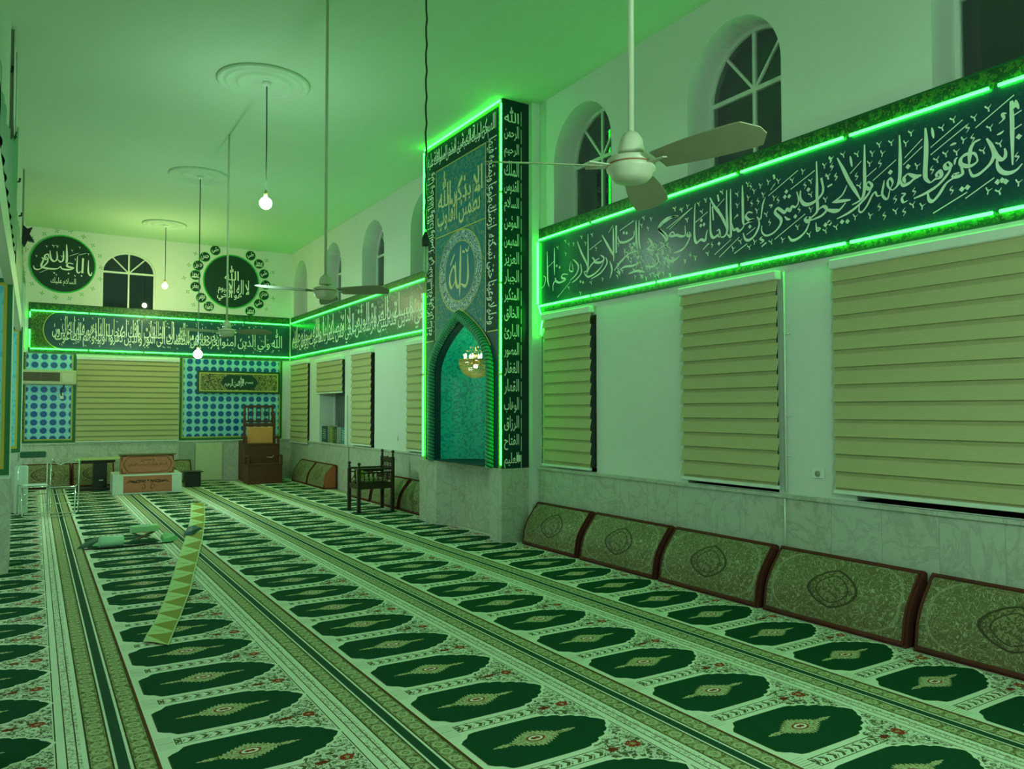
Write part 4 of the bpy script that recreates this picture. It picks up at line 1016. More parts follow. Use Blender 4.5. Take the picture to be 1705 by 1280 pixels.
# separators with small chevrons
sx = g.band(X, .235, .735)
se = g.m_('MULTIPLY', sx, g.lt(apy, .040))
zig = g.m_('FRACT', g.m_('DIVIDE', g.m_('ADD', X, g.m_('MULTIPLY', apy, .8)), .062))
c = g.mix(g.m_('MULTIPLY', se, g.m_('MULTIPLY', g.lt(zig, .34), g.lt(apy, .026))), c, (.10, .11, .05))
c = g.mix(g.m_('MULTIPLY', se, g.m_('MULTIPLY', g.band(zig, .45, .60), g.step(fl2, .48))), c, brown)
c = g.mix(g.m_('MULTIPLY', sx, g.band(apy, .034, .040)), c, (.12, .12, .06))
c = g.mix(g.m_('MULTIPLY', g.band(X, .235, .241), g.lt(apy, .04)), c, (.12, .12, .06))
c = g.mix(g.m_('MULTIPLY', g.band(X, .26, .266), g.lt(apy, .04)), c, (.12, .12, .06))
# fluted foot of each separator
ft = g.m_('MULTIPLY', g.band(X, .155, .23), g.lt(apy, .085))
c = g.mix(g.m_('MULTIPLY', ft, g.lt(g.m_('FRACT', g.m_('DIVIDE', apy, .017)), .16)), c, (.26, .27, .16))
g.bump(g.noise(o_, 260, 2), .35, .004)
M_cgr = g.col(c, .95, spec=.1)
g = G('woven green field'); o_ = g.obj(); M_cgreen = g.col(g.mix(g.noise(o_, 150, 2), (.005, .048, .020), (.008, .068, .030)), .95, spec=.08)
g = G('woven medallion'); o_ = g.obj(); n_ = g.noise(o_, 90, 2, .5, 1); M_cmed = g.col(g.mix(g.step(n_, .56), (.48, .46, .28), (.20, .16, .06)), .95, spec=.1)
M_cred = plain('woven red', (.30, .035, .015), .95); M_cout = plain('woven outline', (.045, .06, .02), .95); M_ccream = plain('woven cream', (.77, .77, .67), .95)
M_cdark = plain('woven dark green edge', (.005, .052, .024), .95)
def field_outline(k=0.0):
    """half outline (y>=0) of the niche-shaped field from the foot to the point"""
    top = [(.188, .125), (.205, .150), (.235, .168), (.262, .205), (.30, .213), (.42, .214), (.55, .214), (.66, .212), (.70, .205), (.715, .188),
           (.745, .186), (.772, .172), (.782, .150), (.806, .146), (.836, .136), (.848, .110), (.870, .102), (.892, .082), (.900, .056), (.920, .034), (.940, .0)]
    return [(x - (.006 if k and x < .2 else 0) + (k if x > .9 else 0), y + (k if y > 0 else 0)) for x, y in top]
def carpet_mesh(n):
    m = MB()
    y0 = -.5 * MY; L = n * MY
    m.box(0, SP, 0, L, .0, .010, 0)
    z = .0104
    # dark edge lines
    m.add([(0, 0, z), (.028, 0, z), (.028, L, z), (0, L, z)], [(0, 1, 2, 3)], 6)
    m.add([(SP - .020, 0, z), (SP, 0, z), (SP, L, z), (SP - .020, L, z)], [(0, 1, 2, 3)], 6)
    for i in range(n):
        yc = (i + .5) * MY
        def poly(half, z, mi):
            P = [(x, yc - y, z) for x, y in half] + [(x, yc + y, z) for x, y in reversed(half) if y > 1e-4]
            # strip triangulation between mirrored points
            h = len(half)
            vs = [(x, yc - y, z) for x, y in half] + [(x, yc + y, z) for x, y in half]
            m.add(vs, [(j, j + 1, h + j + 1, h + j) for j in range(h - 1)], mi)
        poly(field_outline(.022), z, 5); 
        poly(field_outline(.004), z + .0004, 4)
        poly(field_outline(), z + .0008, 1)
        # jagged medallion
        q = []
        N = 28
        for j in range(N + 1):
            t = j / N; x = .52 + (t - .5) * .29; w = .082 * (1 - abs(2 * t - 1) ** 1.3)
            q.append((x, max(0, w + (.014 if j % 2 else -.006) * (0 < j < N))))
        poly(q, z + .0012, 2)
        for sg in (-1, 1):
            q = [(.52 + sg * (.135 + .105 * j / 8), max(0, .014 * math.sin(PI * min(1, (j + 1.5) / 9)) + (.004 if j % 2 else -.002))) for j in range(9)]
            if sg < 0: q = q[::-1]
            poly(q, z + .0012, 2)
        q = [(.52 + .052 * math.cos(a), .034 * math.sin(a)) for a in [PI * j / 10 for j in range(11)]][::-1]; poly(q, z + .0016, 3)
        q = [(.52 + .040 * math.cos(a), .025 * math.sin(a)) for a in [PI * j / 10 for j in range(11)]][::-1]; poly(q, z + .0019, 5)
        poly([(.492, 0), (.505, .014), (.52, .009), (.535, .014), (.548, 0)], z + .0022, 3)
    return m
seams = [.365 + SP * j for j in range(-3, 4)]
yb = Y_FIRST - .5 * MY - MY * 12; nm_ = int((YF - .03 - yb) / MY)
me = None
lab = ['sixth', 'fifth']
labels = ['prayer carpet strip behind the left piers, seen from aside only', 'prayer carpet strip under the left piers',
          'green and cream prayer carpet strip at the left edge, below the chrome frames', 'prayer carpet strip running from the white wooden box past the floor clutter toward the viewer',
          'prayer carpet strip crossed by the far end of the yellow zigzag runner', 'prayer carpet strip leading to the pulpit, second from the right wall', 'prayer carpet strip beside the floor cushions along the right wall']
for sx_, lb in zip(seams, labels):
    if me is None: me = carpet_mesh(nm_).mesh('prayer_carpet', [M_cgr, M_cgreen, M_cmed, M_cred, M_cout, M_ccream, M_cdark])
    o = bpy.data.objects.new('prayer_carpet', me); COL.objects.link(o); o.location = (sx_, yb, 0.0)
    tag(o, lb, 'carpet', 'prayer carpet strips laid side by side')

# ------------------------------------------------------------------ floor cushions
g = G('olive brocade'); o_ = g.obj(); x_ = g.xyz(o_)
n1 = g.noise(o_, 11, 3, .5, 3.0); n2 = g.noise(o_, 60, 3, .6, 2.0)
c_ = g.mix(n2, (.12, .105, .045), (.18, .16, .075))
c_ = g.mix(g.m_('MULTIPLY', g.band(n1, .485, .52), .9), c_, (.42, .42, .27))
c_ = g.mix(g.m_('MULTIPLY', g.band(n1, .57, .59), .7), c_, (.07, .055, .02))
um = g.m_('DIVIDE', x_[0], .20); vm = g.m_('DIVIDE', g.m_('SUBTRACT', x_[2], .27), .125)
rm = g.m_('ADD', g.m_('POWER', g.m_('ABSOLUTE', um), 1.35), g.m_('POWER', g.m_('ABSOLUTE', vm), 1.8))
rm = g.m_('ADD', rm, g.m_('MULTIPLY', g.m_('SUBTRACT', n2, .5), .15))
c_ = g.mix(g.lt(rm, 1.0), c_, g.mix(g.step(g.noise(o_, 45, 2, .5, 1.5), .5), (.09, .075, .03), (.24, .22, .12)))
c_ = g.mix(g.band(rm, .90, 1.06), c_, (.045, .035, .015)); c_ = g.mix(g.band(rm, .52, .60), c_, (.05, .04, .015))
rb = g.m_('ADD', g.m_('POWER', g.m_('ABSOLUTE', g.m_('DIVIDE', x_[0], .60)), 3.0), g.m_('POWER', g.m_('ABSOLUTE', g.m_('DIVIDE', g.m_('SUBTRACT', x_[2], .26), .26)), 3.0))
c_ = g.mix(g.m_('MULTIPLY', g.band(rb, .62, .70), .5), c_, (.34, .34, .22))
g.bump(n1, .3, .006)
M_broc = g.col(c_, .55, spec=.35)
M_maroon = plain('maroon velvet', (.105, .020, .012), .85)
M_rust = plain('rust velvet side', (.36, .09, .035), .8)
def cushion_mesh(L):
    """leaning bolster: foot at y=-.30, top against the wall"""
    prof = []
    for i in range(9):
        t = i / 8; a = .02 + .455 * t
        prof.append((-.285 + .215 * t - .040 * math.sin(PI * t) - .018 * math.sin(PI * t) ** 2, a))
    h = L / 2; m = MB(); nx = 14
    vs = []; 
    for i, (y, z) in enumerate(prof):
        for k in range(nx + 1):
            s = k / nx; x = -h + .028 + (L - .056) * s
            puff = .012 * math.sin(PI * s) * math.sin(PI * i / 8)
            vs.append((x, y - puff, z))
    m.add(vs, [(i * (nx + 1) + k, i * (nx + 1) + k + 1, (i + 1) * (nx + 1) + k + 1, (i + 1) * (nx + 1) + k) for i in range(8) for k in range(nx)], 0, True)
    b = MB()
    side = [(-.285, .0)] + [(y + .012, z) for y, z in prof] + [(-.045, .487), (-.015, .470), (-.015, 0)]
    n = len(side)
    b.add([(-h, y, z) for y, z in side] + [(h, y, z) for y, z in side], [list(range(n)), list(range(2 * n - 1, n - 1, -1))] + [(i, n + i, n + (i + 1) % n, (i + 1) % n) for i in range(n)], 0)
    p = MB()
    for x in (-h + .022, h - .022): p.tube([(x, y - .004, z) for y, z in prof], .008)
    p.tube([(-h + .02, prof[-1][0], prof[-1][1]), (h - .02, prof[-1][0], prof[-1][1])], .011)
    p.tube([(-h + .02, prof[0][0] + .002, prof[0][1] + .006), (h - .02, prof[0][0] + .002, prof[0][1] + .006)], .016)
    return m, b, p
_cm = {}
def cushion(label, loc, rz, L, grp, side=None):
    key = round(L, 2)
    t = thing('floor_cushion', label, 'cushion', loc, rz, grp)
    if key not in _cm:
        a, b, c = cushion_mesh(L); _cm[key] = (a.mesh('brocade_face', M_broc), b.mesh('velvet_body', M_maroon), c.mesh('piping', M_maroon))
    for nme, me_ in zip(('brocade_face', 'velvet_body', 'piping'), _cm[key]):
        o = bpy.data.objects.new(nme, me_); COL.objects.link(o); o.parent = t
    if side:
        s = side; m = MB(); h = L / 2 + .001
        prof = [(-.27, .03), (-.30, .16), (-.26, .32), (-.13, .455), (-.05, .46), (-.05, .03)]
        m.prism([(s * h, y, z) for y, z in prof], (s * .004, 0, 0)); o = m.build('side_gusset', M_rust, t); o['label'] = 'rust red side gusset'
    return t
xc = XW - .022
cy = [(6.70, 7.77, 'brocade floor cushion touching the tall column base'), (5.47, 6.64, 'brocade floor cushion second from the column, foreground row'), (4.26, 5.42, 'brocade floor cushion in the middle of the foreground row'),
      (3.02, 4.21, 'brocade floor cushion second from the right edge of the view'), (1.78, 2.97, 'nearest brocade floor cushion, cut by the right edge of the view')]
for a, b, lb in cy: cushion(lb, (xc, (a + b) / 2, .012), R90, b - a, 'floor cushions along the foreground wall')
cushion('brocade floor cushion beyond the right frame edge', (xc, 1.13, .012), R90, 1.19, 'floor cushions along the foreground wall')
cushion('pale patterned cushion against the far side of the column', (xc, 10.85, .012), R90, 1.12, 'cushions left of the column')
cushion('cushion half hidden behind the armchair back', (xc, 12.05, .012), R90, 1.16, 'cushions left of the column')
cushion('cushion seen between the legs of the carved armchair', (xc, 13.25, .012), R90, 1.12, 'cushions left of the column')
cushion('small looking brocade cushion with a rust red side near the pulpit, nearer of the pair', (xc, 15.72, .012), R90, 1.14, 'pair of cushions near the pulpit', side=1)
cushion('farther cushion of the pair near the pulpit', (xc, 16.88, .012), R90, 1.10, 'pair of cushions near the pulpit')
yc_ = YF - .042
cushion('dark cushion behind the chrome frames at the far wall', (.17, yc_, .012), 0, 1.0, 'cushions along the far wall')
cushion('dark cushion behind the black desk at the far wall', (1.08, yc_, .012), 0, .78, 'cushions along the far wall')
cushion('cushion mostly hidden behind the white wooden box', (2.48, yc_, .012), 0, 1.05, 'cushions along the far wall')

# ------------------------------------------------------------------ carved armchair
M_dw = plain('dark walnut', (.030, .016, .008), .4, var=.3, scale=20)
def turned(m, x, y, z0, z1, r, n=10, mi=0, knob=False):
    h = z1 - z0
    prof = [(r * k, z0 + h * t) for k, t in ((.8, 0), (1, .02), (.75, .06), (1.05, .10), (.6, .16), (.7, .30), (1.0, .48), (.7, .68), (.6, .82), (1.05, .88), (.75, .93), (1, .98), (.8, 1))]
    m.lathe((x, y, 0), prof, n, mi)
def finial(m, x, y, z, r=.026, h=.11, mi=0):
    m.lathe((x, y, z), [(r * .9, 0), (r * 1.05, h * .06), (r * .5, h * .16), (r * .85, h * .34), (r * .45, h * .50), (r * .5, h * .56), (r * 1.0, h * .72), (r * .95, h * .84), (r * .4, h * .97), (.001, h)], 12, mi)
t = thing('carved_armchair', 'dark carved wooden armchair with spindles standing left of the column', 'chair', (4.58, 11.62, .012), 0)
# chair faces -x: front legs at -x
FXl, BXl, HY = -.29, .27, .215
for x, y, zt in ((FXl, -HY, .66), (FXl, HY, .66), (BXl, -HY, .84), (BXl, HY, .84)):
    m = MB(); m.bbox(x - .026, x + .026, y - .026, y + .026, 0, zt, .006); l = m.build('leg', M_dw, t)
    m = MB(); finial(m, x, y, zt, .028, .12); m.build('finial', M_dw, l)
m = MB()
m.bbox(FXl + .02, BXl - .02, -HY - .012, -HY + .014, .36, .44); m.bbox(FXl + .02, BXl - .02, HY - .014, HY + .012, .36, .44)
m.bbox(FXl - .012, FXl + .014, -HY + .02, HY - .02, .36, .44); m.bbox(BXl - .014, BXl + .012, -HY + .02, HY - .02, .36, .44); m.build('seat_rail', M_dw, t)
m = MB(); m.bbox(FXl + .015, BXl - .015, -HY + .015, HY - .015, .425, .455); m.build('seat', M_dw, t)
for sy in (-HY, HY):
    m = MB(); m.bbox(FXl + .02, BXl - .02, sy - .018, sy + .018, .655, .685); m.bbox(FXl + .02, BXl - .02, sy - .012, sy + .012, .60, .622); a = m.build('armrest', M_dw, t)
    m = MB()
    for i in range(6): turned(m, FXl + .09 + i * .076, sy, .44, .605, .012)
    m.build('spindles', M_dw, a)
m = MB(); m.bbox(FXl - .012, FXl + .012, -HY + .02, -HY + .19, .655, .68); turned(m, FXl, -HY + .15, .44, .655, .012); m.build('front_rail', M_dw, t)
m = MB(); m.bbox(BXl - .012, BXl + .012, -HY + .02, HY - .02, .665, .70); m.bbox(BXl - .012, BXl + .012, -HY + .02, HY - .02, .48, .505)
P = [(-HY + .02, .755), (-HY + .02, .84), (-.12, .85), (-.06, .825), (0, .86), (.06, .825), (.12, .85), (HY - .02, .84), (HY - .02, .755)]
m.prism([(BXl - .011, y, z) for y, z in P], (.022, 0, 0)); b_ = m.build('backrest', M_dw, t)
m = MB()
for i in range(6): turned(m, BXl, -.15 + i * .06, .50, .67, .010); turned(m, BXl, -.15 + i * .06, .695, .76, .010)
m.build('back_spindles', M_dw, b_)
m = MB(); m.bbox(FXl + .03, BXl - .08, -HY + .03, HY - .03, 0, .06, .02); o = m.build('seat_pad', M_broc, None, (4.58, 11.62, .012 + .456)); tag(o, 'patterned pad lying on the seat of the carved armchair', 'cushion')
o = MB().bbox(-.06, .06, -.05, .05, 0, .11, .015).build('folded_cloth', plain('mustard cloth', (.35, .36, .05), .8), None, (4.42, 11.72, .012 + .517)); tag(o, 'yellow green folded cloth on the armchair pad', 'cloth')

# ------------------------------------------------------------------ wooden pulpit
M_rw = plain('reddish brown wood', (.10, .024, .012), .5, var=.3, scale=14); M_lw = plain('light wood board', (.72, .27, .10), .45, var=.2, scale=6)
t = thing('pulpit', 'tall brown wooden pulpit with spindle railing in the far right corner', 'pulpit', (4.28, 17.0, .012))
m = MB(); m.bbox(-.37, .36, 0, .50, 0, .42); m.bbox(-.38, .37, -.012, .12, .405, .435); m.build('lower_step', M_rw, t)
m = MB(); m.bbox(-.30, .34, .28, .90, .42, .84); m.bbox(-.31, .35, .26, .42, .825, .855); m.build('upper_step', M_rw, t)
m = MB(); m.bbox(-.25, .31, .64, .66, .855, 1.22); m.build('light_board', M_lw, t)
m = MB()
for sx in (-.30, .35): m.bbox(sx - .025, sx + .025, .66, .72, .84, 1.42)
m.bbox(-.30, .35, .665, .715, 1.23, 1.30); f_ = m.build('seat_frame', M_rw, t)
m = MB(); finial(m, -.30, .69, 1.42, .03, .12); finial(m, .35, .69, 1.42, .03, .12); m.build('finial', M_rw, f_)
for sx in (-.355, .345):
    m = MB(); m.bbox(sx - .025, sx + .025, .02, .07, .42, .62); m.bbox(sx - .02, sx + .02, .06, .28, .58, .62); m.bbox(sx - .025, sx + .025, .28, .33, .42, 1.02); m.bbox(sx - .02, sx + .02, .30, .70, .98, 1.02); m.build('handrail', M_rw, t)
m = MB()
for sx in (-.24, .38): m.bbox(sx - .02, sx + .02, .94, .98, .9, 1.72)
m.bbox(-.24, .38, .94, .98, 1.65, 1.70); m.bbox(-.24, .38, .94, .98, 1.32, 1.36); r_ = m.build('back_railing', M_rw, t)
m = MB()
for i in range(6): turned(m, -.16 + i * .092, .96, 1.36, 1.65, .016)
m.build('spindles', M_rw, r_)
m = MB(); m.bbox(-.28, .35, .90, 1.35, .0, .9); m.build('rear_body', M_rw, t)
m = MB(); m.tube([(.08, .275, .56), (.20, .24, .55), (.23, .25, .60)], .012); m.build('handle', plain('dull chrome', (.4, .4, .38), .3, .8), t)

# ------------------------------------------------------------------ things along the far wall
M_black = plain('black laminate', (.012, .014, .014), .35); M_chrome = plain('chrome tube', (.75, .78, .74), .15, 1.0)
t = thing('pedestal_desk', 'black pedestal desk with a light yellowish top at the far wall', 'desk', (1.10, 17.55, .012))
m = MB(); m.bbox(-.42, .42, -.26, .26, .60, .632); m.build('desk_top', plain('yellow beige laminate', (.50, .52, .22), .4), t)
m = MB(); m.bbox(-.30, .30, -.2, .2, .55, .60); m.build('top_support', M_black, t)
m = MB(); m.bbox(-.08, .16, -.17, .17, .05, .55); m.build('pedestal', M_black, t)
m = MB(); m.bbox(-.38, .26, -.22, .22, 0, .05); m.build('foot', M_black, t)
MB().bbox(.02, .09, -.176, -.171, .19, .21, .001).build('badge', M_chrome, t)
# white box with carved wood front
M_carv = None
g = G('stained carved wood'); o_ = g.obj(); x_ = g.xyz(o_); n_ = g.noise(g.comb(x_[0], x_[1], g.m_('MULTIPLY', x_[2], 5)), 6, 4)
M_carv = g.col(g.mix(n_, (.36, .10, .05), (.58, .19, .10)), .45)
M_wbox = plain('white laminate', (.62, .66, .62), .4)
t = thing('white_platform_box', 'low white box with a carved brown front panel at the far wall', 'box', (1.87, 16.2, .012), -.03)
m = MB(); m.bbox(-.60, .60, 0, .95, 0, .37); m.build('body', M_wbox, t)
m = MB(); m.box(-.42, .42, -.008, -.0005, .03, .345); p_ = m.build('front_panel', M_carv, t); p_['label'] = 'carved brown front panel'
m = MB(); T = lambda u, v: (u, -.0095, v)
for sg in (-1, 1):
    ribbon(m, T, [(sg * .08 + .045 * math.cos(a) * (1 - a / 12) * sg, .13 + .055 * math.sin(a) * (1 - a / 12)) for a in [i * .5 for i in range(14)]], .012)
    ribbon(m, T, [(sg * .03, .20), (sg * .10, .235), (sg * .2, .215), (sg * .30, .24), (sg * .38, .21)], .022); ribbon(m, T, [(sg * .05, .25), (sg * .16, .26), (sg * .25, .24), (sg * .33, .27)], .02)
    for i in range(5): vee(m, T, sg * (.08 + .06 * i), .235, .024, i)
for i in range(3): dot(m, T, -.05 + .05 * i, .255, .018)
m.build('carving', plain('dark carving', (.035, .016, .01), .5), p_)
t = thing('reading_desk', 'carved wooden reading desk standing on the white box', 'desk', (1.88, 16.33, .383), -.03)
m = MB(); m.bbox(-.50, .50, -.02, .28, .355, .375); m.build('desk_top', plain('dark veneer', (.10, .08, .03), .4), t)
m = MB(); m.bbox(-.47, .47, .02, .045, .0, .355); p_ = m.build('front_board', M_carv, t)
for sx in (-.46, .46): MB().bbox(sx - .01, sx + .01, .045, .26, 0, .355).build('side_board', M_carv, t)
m = MB(); T = lambda u, v: (u, .0185, v)
ribbon(m, T, [(-.42, .18), (-.36, .29), (-.26, .325), (.26, .325), (.36, .29), (.42, .18), (.36, .07), (.26, .03), (-.26, .03), (-.36, .07), (-.42, .18)], .012, taper=False)
put_text(m, T, 'يا مهدي', -.12, .225, .24, .08, tall=1.2, bold=.01)
put_text(m, T, 'السلام عليك يا صاحب الزمان', -.34, .13, .68, .085, tall=1.2, bold=.006)
for sx in (-1, 1):
    for sz in (-1, 1): ribbon(m, T, [(sx * .45, .18 + sz * .06), (sx * .44, .18 + sz * .15), (sx * .36, .18 + sz * .16)], .02)
m.build('carving', MATS['dark carving'], p_)
t = thing('black_cube_stand', 'small black cube stand right of the white box', 'stand', (2.83, 17.25, .012))
MB().bbox(-.15, .15, -.15, .15, 0, .30).build('body', M_black, t); MB().bbox(-.19, .19, -.17, .17, .30, .318).build('top', M_black, t)
o = MB().bbox(-.29, .29, -.012, .012, 0, .84, .004).build('leaning_board', plain('pale beige board', (.52, .52, .36), .5), None, (3.40, YF - .065, .012)); tag(o, 'plain beige board standing against the far wall left of the pulpit', 'board')
# carafe-like dark posts beside the cushion
o = MB().bbox(-.16, .16, -.02, .02, 0, .86, .004).build('leaning_board', plain('grey green board', (.30, .34, .27), .5), None, (2.94, YF - .07, .012)); tag(o, 'narrow grey board standing at the far wall behind the black cube', 'board')

# chrome folding chairs with writing rests, left
def chrome_chair(label, x, y, rz, h=.92):
    t = thing('chrome_frame_chair', label, 'chair', (x, y, .012), rz, 'chrome tube chairs by the left pier')
    w = .19; r = .011
    m = MB(); m.tube([(-w, .02, h - .03), (-w, 0, .5), (-w, -.02, .02), (-w + .03, -.03, .012), (w - .03, -.03, .012), (w, -.02, .02), (w, 0, .5), (w, .02, h - .03), (w - .03, .02, h), (-w + .03, .02, h), (-w, .02, h - .03)], r); m.build('back_frame', M_chrome, t)
    m = MB(); m.tube([(-w + .02, .0, .45), (-w + .02, -.36, .44), (w - .02, -.36, .44), (w - .02, 0, .45)], r)
    m.tube([(-w + .02, -.34, .44), (-w + .02, -.40, .02), (-w + .05, -.41, .012), (w - .05, -.41, .012), (w - .02, -.40, .02), (w - .02, -.34, .44)], r); m.build('front_frame', M_chrome, t)
    MB().tube([(-w, -.01, .30), (w, -.01, .30)], .008).build('crossbar', M_chrome, t); MB().tube([(-w + .02, -.37, .20), (w - .02, -.37, .20)], .008).build('crossbar', M_chrome, t)
    return t
t = chrome_chair('chrome tube chair frame with a white seat pad nearest the left pier', .0, 13.95, .10, .95)
m = MB(); m.bbox(-.17, .17, .0, .04, .86, .955, .01); m.build('back_pad', plain('dark green pad', (.02, .09, .05), .6), t)
m = MB(); m.bbox(-.16, .16, -.37, -.10, .455, .475, .008); m.build('seat', plain('glossy white seat', (.75, .8, .8), .15), t)
t = chrome_chair('second chrome tube chair frame, right of the one with the white seat', .42, 13.75, -.12, .84)
m = MB(); m.tube([(-.16, -.02, .80), (-.05, -.12, .76), (.10, -.03, .82), (.18, -.02, .81)], .009); m.build('armrest', M_chrome, t)
# lower radiator-like white box behind
o = MB().bbox(-.09, .09, -.08, .05, 0, .74, .02).build('white_cabinet', plain('mint white enamel', (.55, .66, .58), .4), None, (-.15, 14.08, .012)); tag(o, 'narrow pale cabinet between the left pier and the chrome chairs', 'cabinet')

# ------------------------------------------------------------------ air conditioner
t = thing('air_conditioner', 'beige wall air conditioner with a brown grille on the left blue panel', 'air conditioner', (.24, YF - .016, 2.13))
MB().bbox(-.50, .50, -.20, -.001, 0, .30, .02).build('casing', plain('aged cream plastic', (.52, .50, .33), .45), t)
m = MB(); m.box(-.46, .20, -.207, -.2005, .07, .25); g_ = m.build('grille', plain('brown grille', (.08, .06, .035), .5), t)
m = MB()
for i in range(9): m.box(-.45, .19, -.211, -.2072, .08 + i * .019, .086 + i * .019)
m.box(-.15, -.13, -.213, -.2072, .07, .25); m.build('grille_slats', plain('grille slat', (.15, .12, .07), .5), g_)
MB().bbox(.24, .44, -.206, -.2005, .06, .24, .002).build('control_panel', plain('control cream', (.60, .58, .40), .4), t)
o = MB().tube([(.52, YF - .03, 2.13), (.50, YF - .03, 2.05), (.46, YF - .028, 1.98), (.48, YF - .028, 1.90)], .012).build('power_cable', M_cord); tag(o, 'short dark cable hanging from the air conditioner', 'cable')
o = MB().bbox(-.035, .035, -.012, 0, 0, .11, .003).build('wall_socket', M_trimw, None, (.48, YF - .017, 1.84)); tag(o, 'small white socket below the air conditioner', 'socket')

# ------------------------------------------------------------------ wall fittings on the right wall
t = thing('wall_socket', 'white double wall socket beside the very wide blind', 'socket', (XW - .001, 3.90, 1.10))
MB().bbox(-.012, 0, -.055, .055, -.035, .035, .003).build('face_plate', M_trimw, t); m = MB(); m.lathe((-.0125, .0, 0), [(.024, 0), (.024, -.003), (.001, -.003)], 16, axis='x'); m.build('outlet', plain('socket grey', (.25, .28, .25), .5), t)
t = thing('conduit_pipe', 'thin white pipe running down the wall between the two foreground blinds', 'pipe', (XW - .012, 4.20, .93)); MB().tube([(0, 0, 0), (0, 0, 1.82)], .010).build('pipe', M_trimw, t)
for z in (.3, .62, 1.3): MB().tube([(0, -.05, z), (0, .0, z)], .006).build('clip', M_trimw, t)
t = thing('conduit_pipe', 'thin pipe on the marble below the foreground wall pipe', 'pipe', (XW - .033, 4.20, .48)); MB().tube([(0, 0, 0), (0, 0, .40)], .008).build('pipe', M_trimw, t)
o = MB().tube([(XW - .032, 14.5, .26), (XW - .032, 14.5, .88), (XW - .055, 14.5, .93), (XW - .055, 14.52, 1.9)], .008).build('power_cable', plain('grey cord', (.2, .24, .2), .5)); tag(o, 'thin grey cord hanging down the marble left of the armchair', 'cord')
t = thing('wall_socket', 'small wall socket left of the niche column', 'socket', (XW - .001, 12.2, 1.12)); MB().bbox(-.012, 0, -.04, .04, -.035, .035, .003).build('face_plate', M_trimw, t)
# hooks on the upper left wall
for i, (y, z) in enumerate([(10.4, 4.22), (11.9, 4.15), (14.2, 4.30)]):
    o = MB().tube([(-.26, y, z), (-.22, y, z - .01), (-.19, y, z), (-.185, y, z + .04)], .012).build('wall_hook', M_black)
    tag(o, ['black hook on the upper left wall, nearest', 'black hook on the upper left wall, middle one', 'black hook on the upper left wall, farthest'][i], 'hook', 'hooks on the left wall')
o = MB().tube([(-.5, 9.035, 4.97), (-.28, 9.03, 4.95), (-.245, 9.03, 4.97), (-.24, 9.03, 5.02)], .012).build('wall_hook', M_black); tag(o, 'large black hook on the nearest left pier', 'hook')
o = MB().tube([(-.222, 9.03, 4.30), (-.228, 9.03, 5.38)], .010).build('conduit_pipe', M_trimw); tag(o, 'thin white pipe on the corner of the nearest left pier', 'pipe')
m = MB(); P = [(-.05, .16), (.05, .11), (.16, .14), (.10, .04), (.20, -.06), (.06, -.05), (.0, -.15), (-.06, -.10)]
m.prism([(a * .55, 0, b) for a, b in P], (0, .10, 0)); o = m.build('hanging_ornament', M_black, None, (-.15, 12.4, 3.98)); tag(o, 'ragged black ornament hanging high by the left wall', 'ornament')

# green cloth draped along the left gallery
def drape(label, y0, y1, zt0, zt1, zb, x=-.205, n=60, pw=1.0):
    m = MB(); vs = []; rows = 7
    for j in range(rows + 1):
        for i in range(n + 1):
            s = i / n; y = y0 + (y1 - y0) * s; zt = zt0 + (zt1 - zt0) * s ** pw - .05 * abs(math.sin(s * PI * 5)) 
            z = zt + (zb - zt) * j / rows
            vs.append((x + .008 * math.sin(i * 1.1 + j * .3), y, z))
    m.add(vs, [(j * (n + 1) + i, j * (n + 1) + i + 1, (j + 1) * (n + 1) + i + 1, (j + 1) * (n + 1) + i) for j in range(rows) for i in range(n)], 0, True)
    vs2 = [(v[0] - .012, v[1], v[2]) for v in vs]
    m.add(vs2, [(j * (n + 1) + i, (j + 1) * (n + 1) + i, (j + 1) * (n + 1) + i + 1, j * (n + 1) + i + 1) for j in range(rows) for i in range(n)], 0, True)
    o = m.build('green_drape', plain('green satin cloth', (.008, .20, .07), .5)); tag(o, label, 'drape')
drape('green cloth draped high on the gallery front at the left edge', 4.8, 9.0, 3.45, 4.42, 3.12, x=-.186, pw=2.0)
drape('long green cloth draped low along the gallery front toward the far wall', 9.64, 18.3, 3.72, 4.20, 3.12, x=-.20, pw=.6)

# ------------------------------------------------------------------ books on the sill
M_bk = [plain('book cover %d' % i, c, .5) for i, c in enumerate([(.02, .07, .07), (.20, .22, .08), (.03, .10, .05), (.03, .09, .06), (.05, .20, .22)])]
M_page = plain('paper', (.6, .6, .5), .8)
bk = [(16.25, .26, .34, .09, 0, 'dark framed book at the far end of the sill'), (15.78, .16, .36, .12, 1, 'olive bound book with a rounded top on the sill'), (15.50, .07, .34, .20, 2, 'dark green book standing left in the middle of the sill'),
      (15.39, .07, .34, .20, 3, 'dark green book standing right in the middle of the sill'), (15.05, .20, .34, .10, 4, 'light blue green book at the near end of the sill')]
for y, w, h, d, mi, lb in bk:
    t = thing('book', lb, 'book', (XW + .10, y, .921), R90 + .12, 'books on the window sill')
    m = MB(); m.box(-w / 2, w / 2, -d / 2, -d / 2 + .008, 0, h); m.box(-w / 2, w / 2, d / 2 - .008, d / 2, 0, h); m.box(-w / 2, -w / 2 + .008, -d / 2, d / 2, 0, h); m.build('cover', M_bk[mi], t)
    m = MB(); m.box(-w / 2 + .01, w / 2 - .006, -d / 2 + .0085, d / 2 - .0085, .004, h - .006); m.build('pages', M_page, t)
    m = MB(); r_b = random.Random(mi)
    for k in range(5): ribbon(m, lambda u, v: (u, -d / 2 - .001, v), [(-w * .35, h * (.25 + .13 * k)), (-w * .1, h * (.28 + .13 * k)), (w * .12, h * (.22 + .13 * k)), (w * .35, h * (.27 + .13 * k))], .010)
    m.build('cover_pattern', M_white if mi in (0, 4) else M_gold, t)

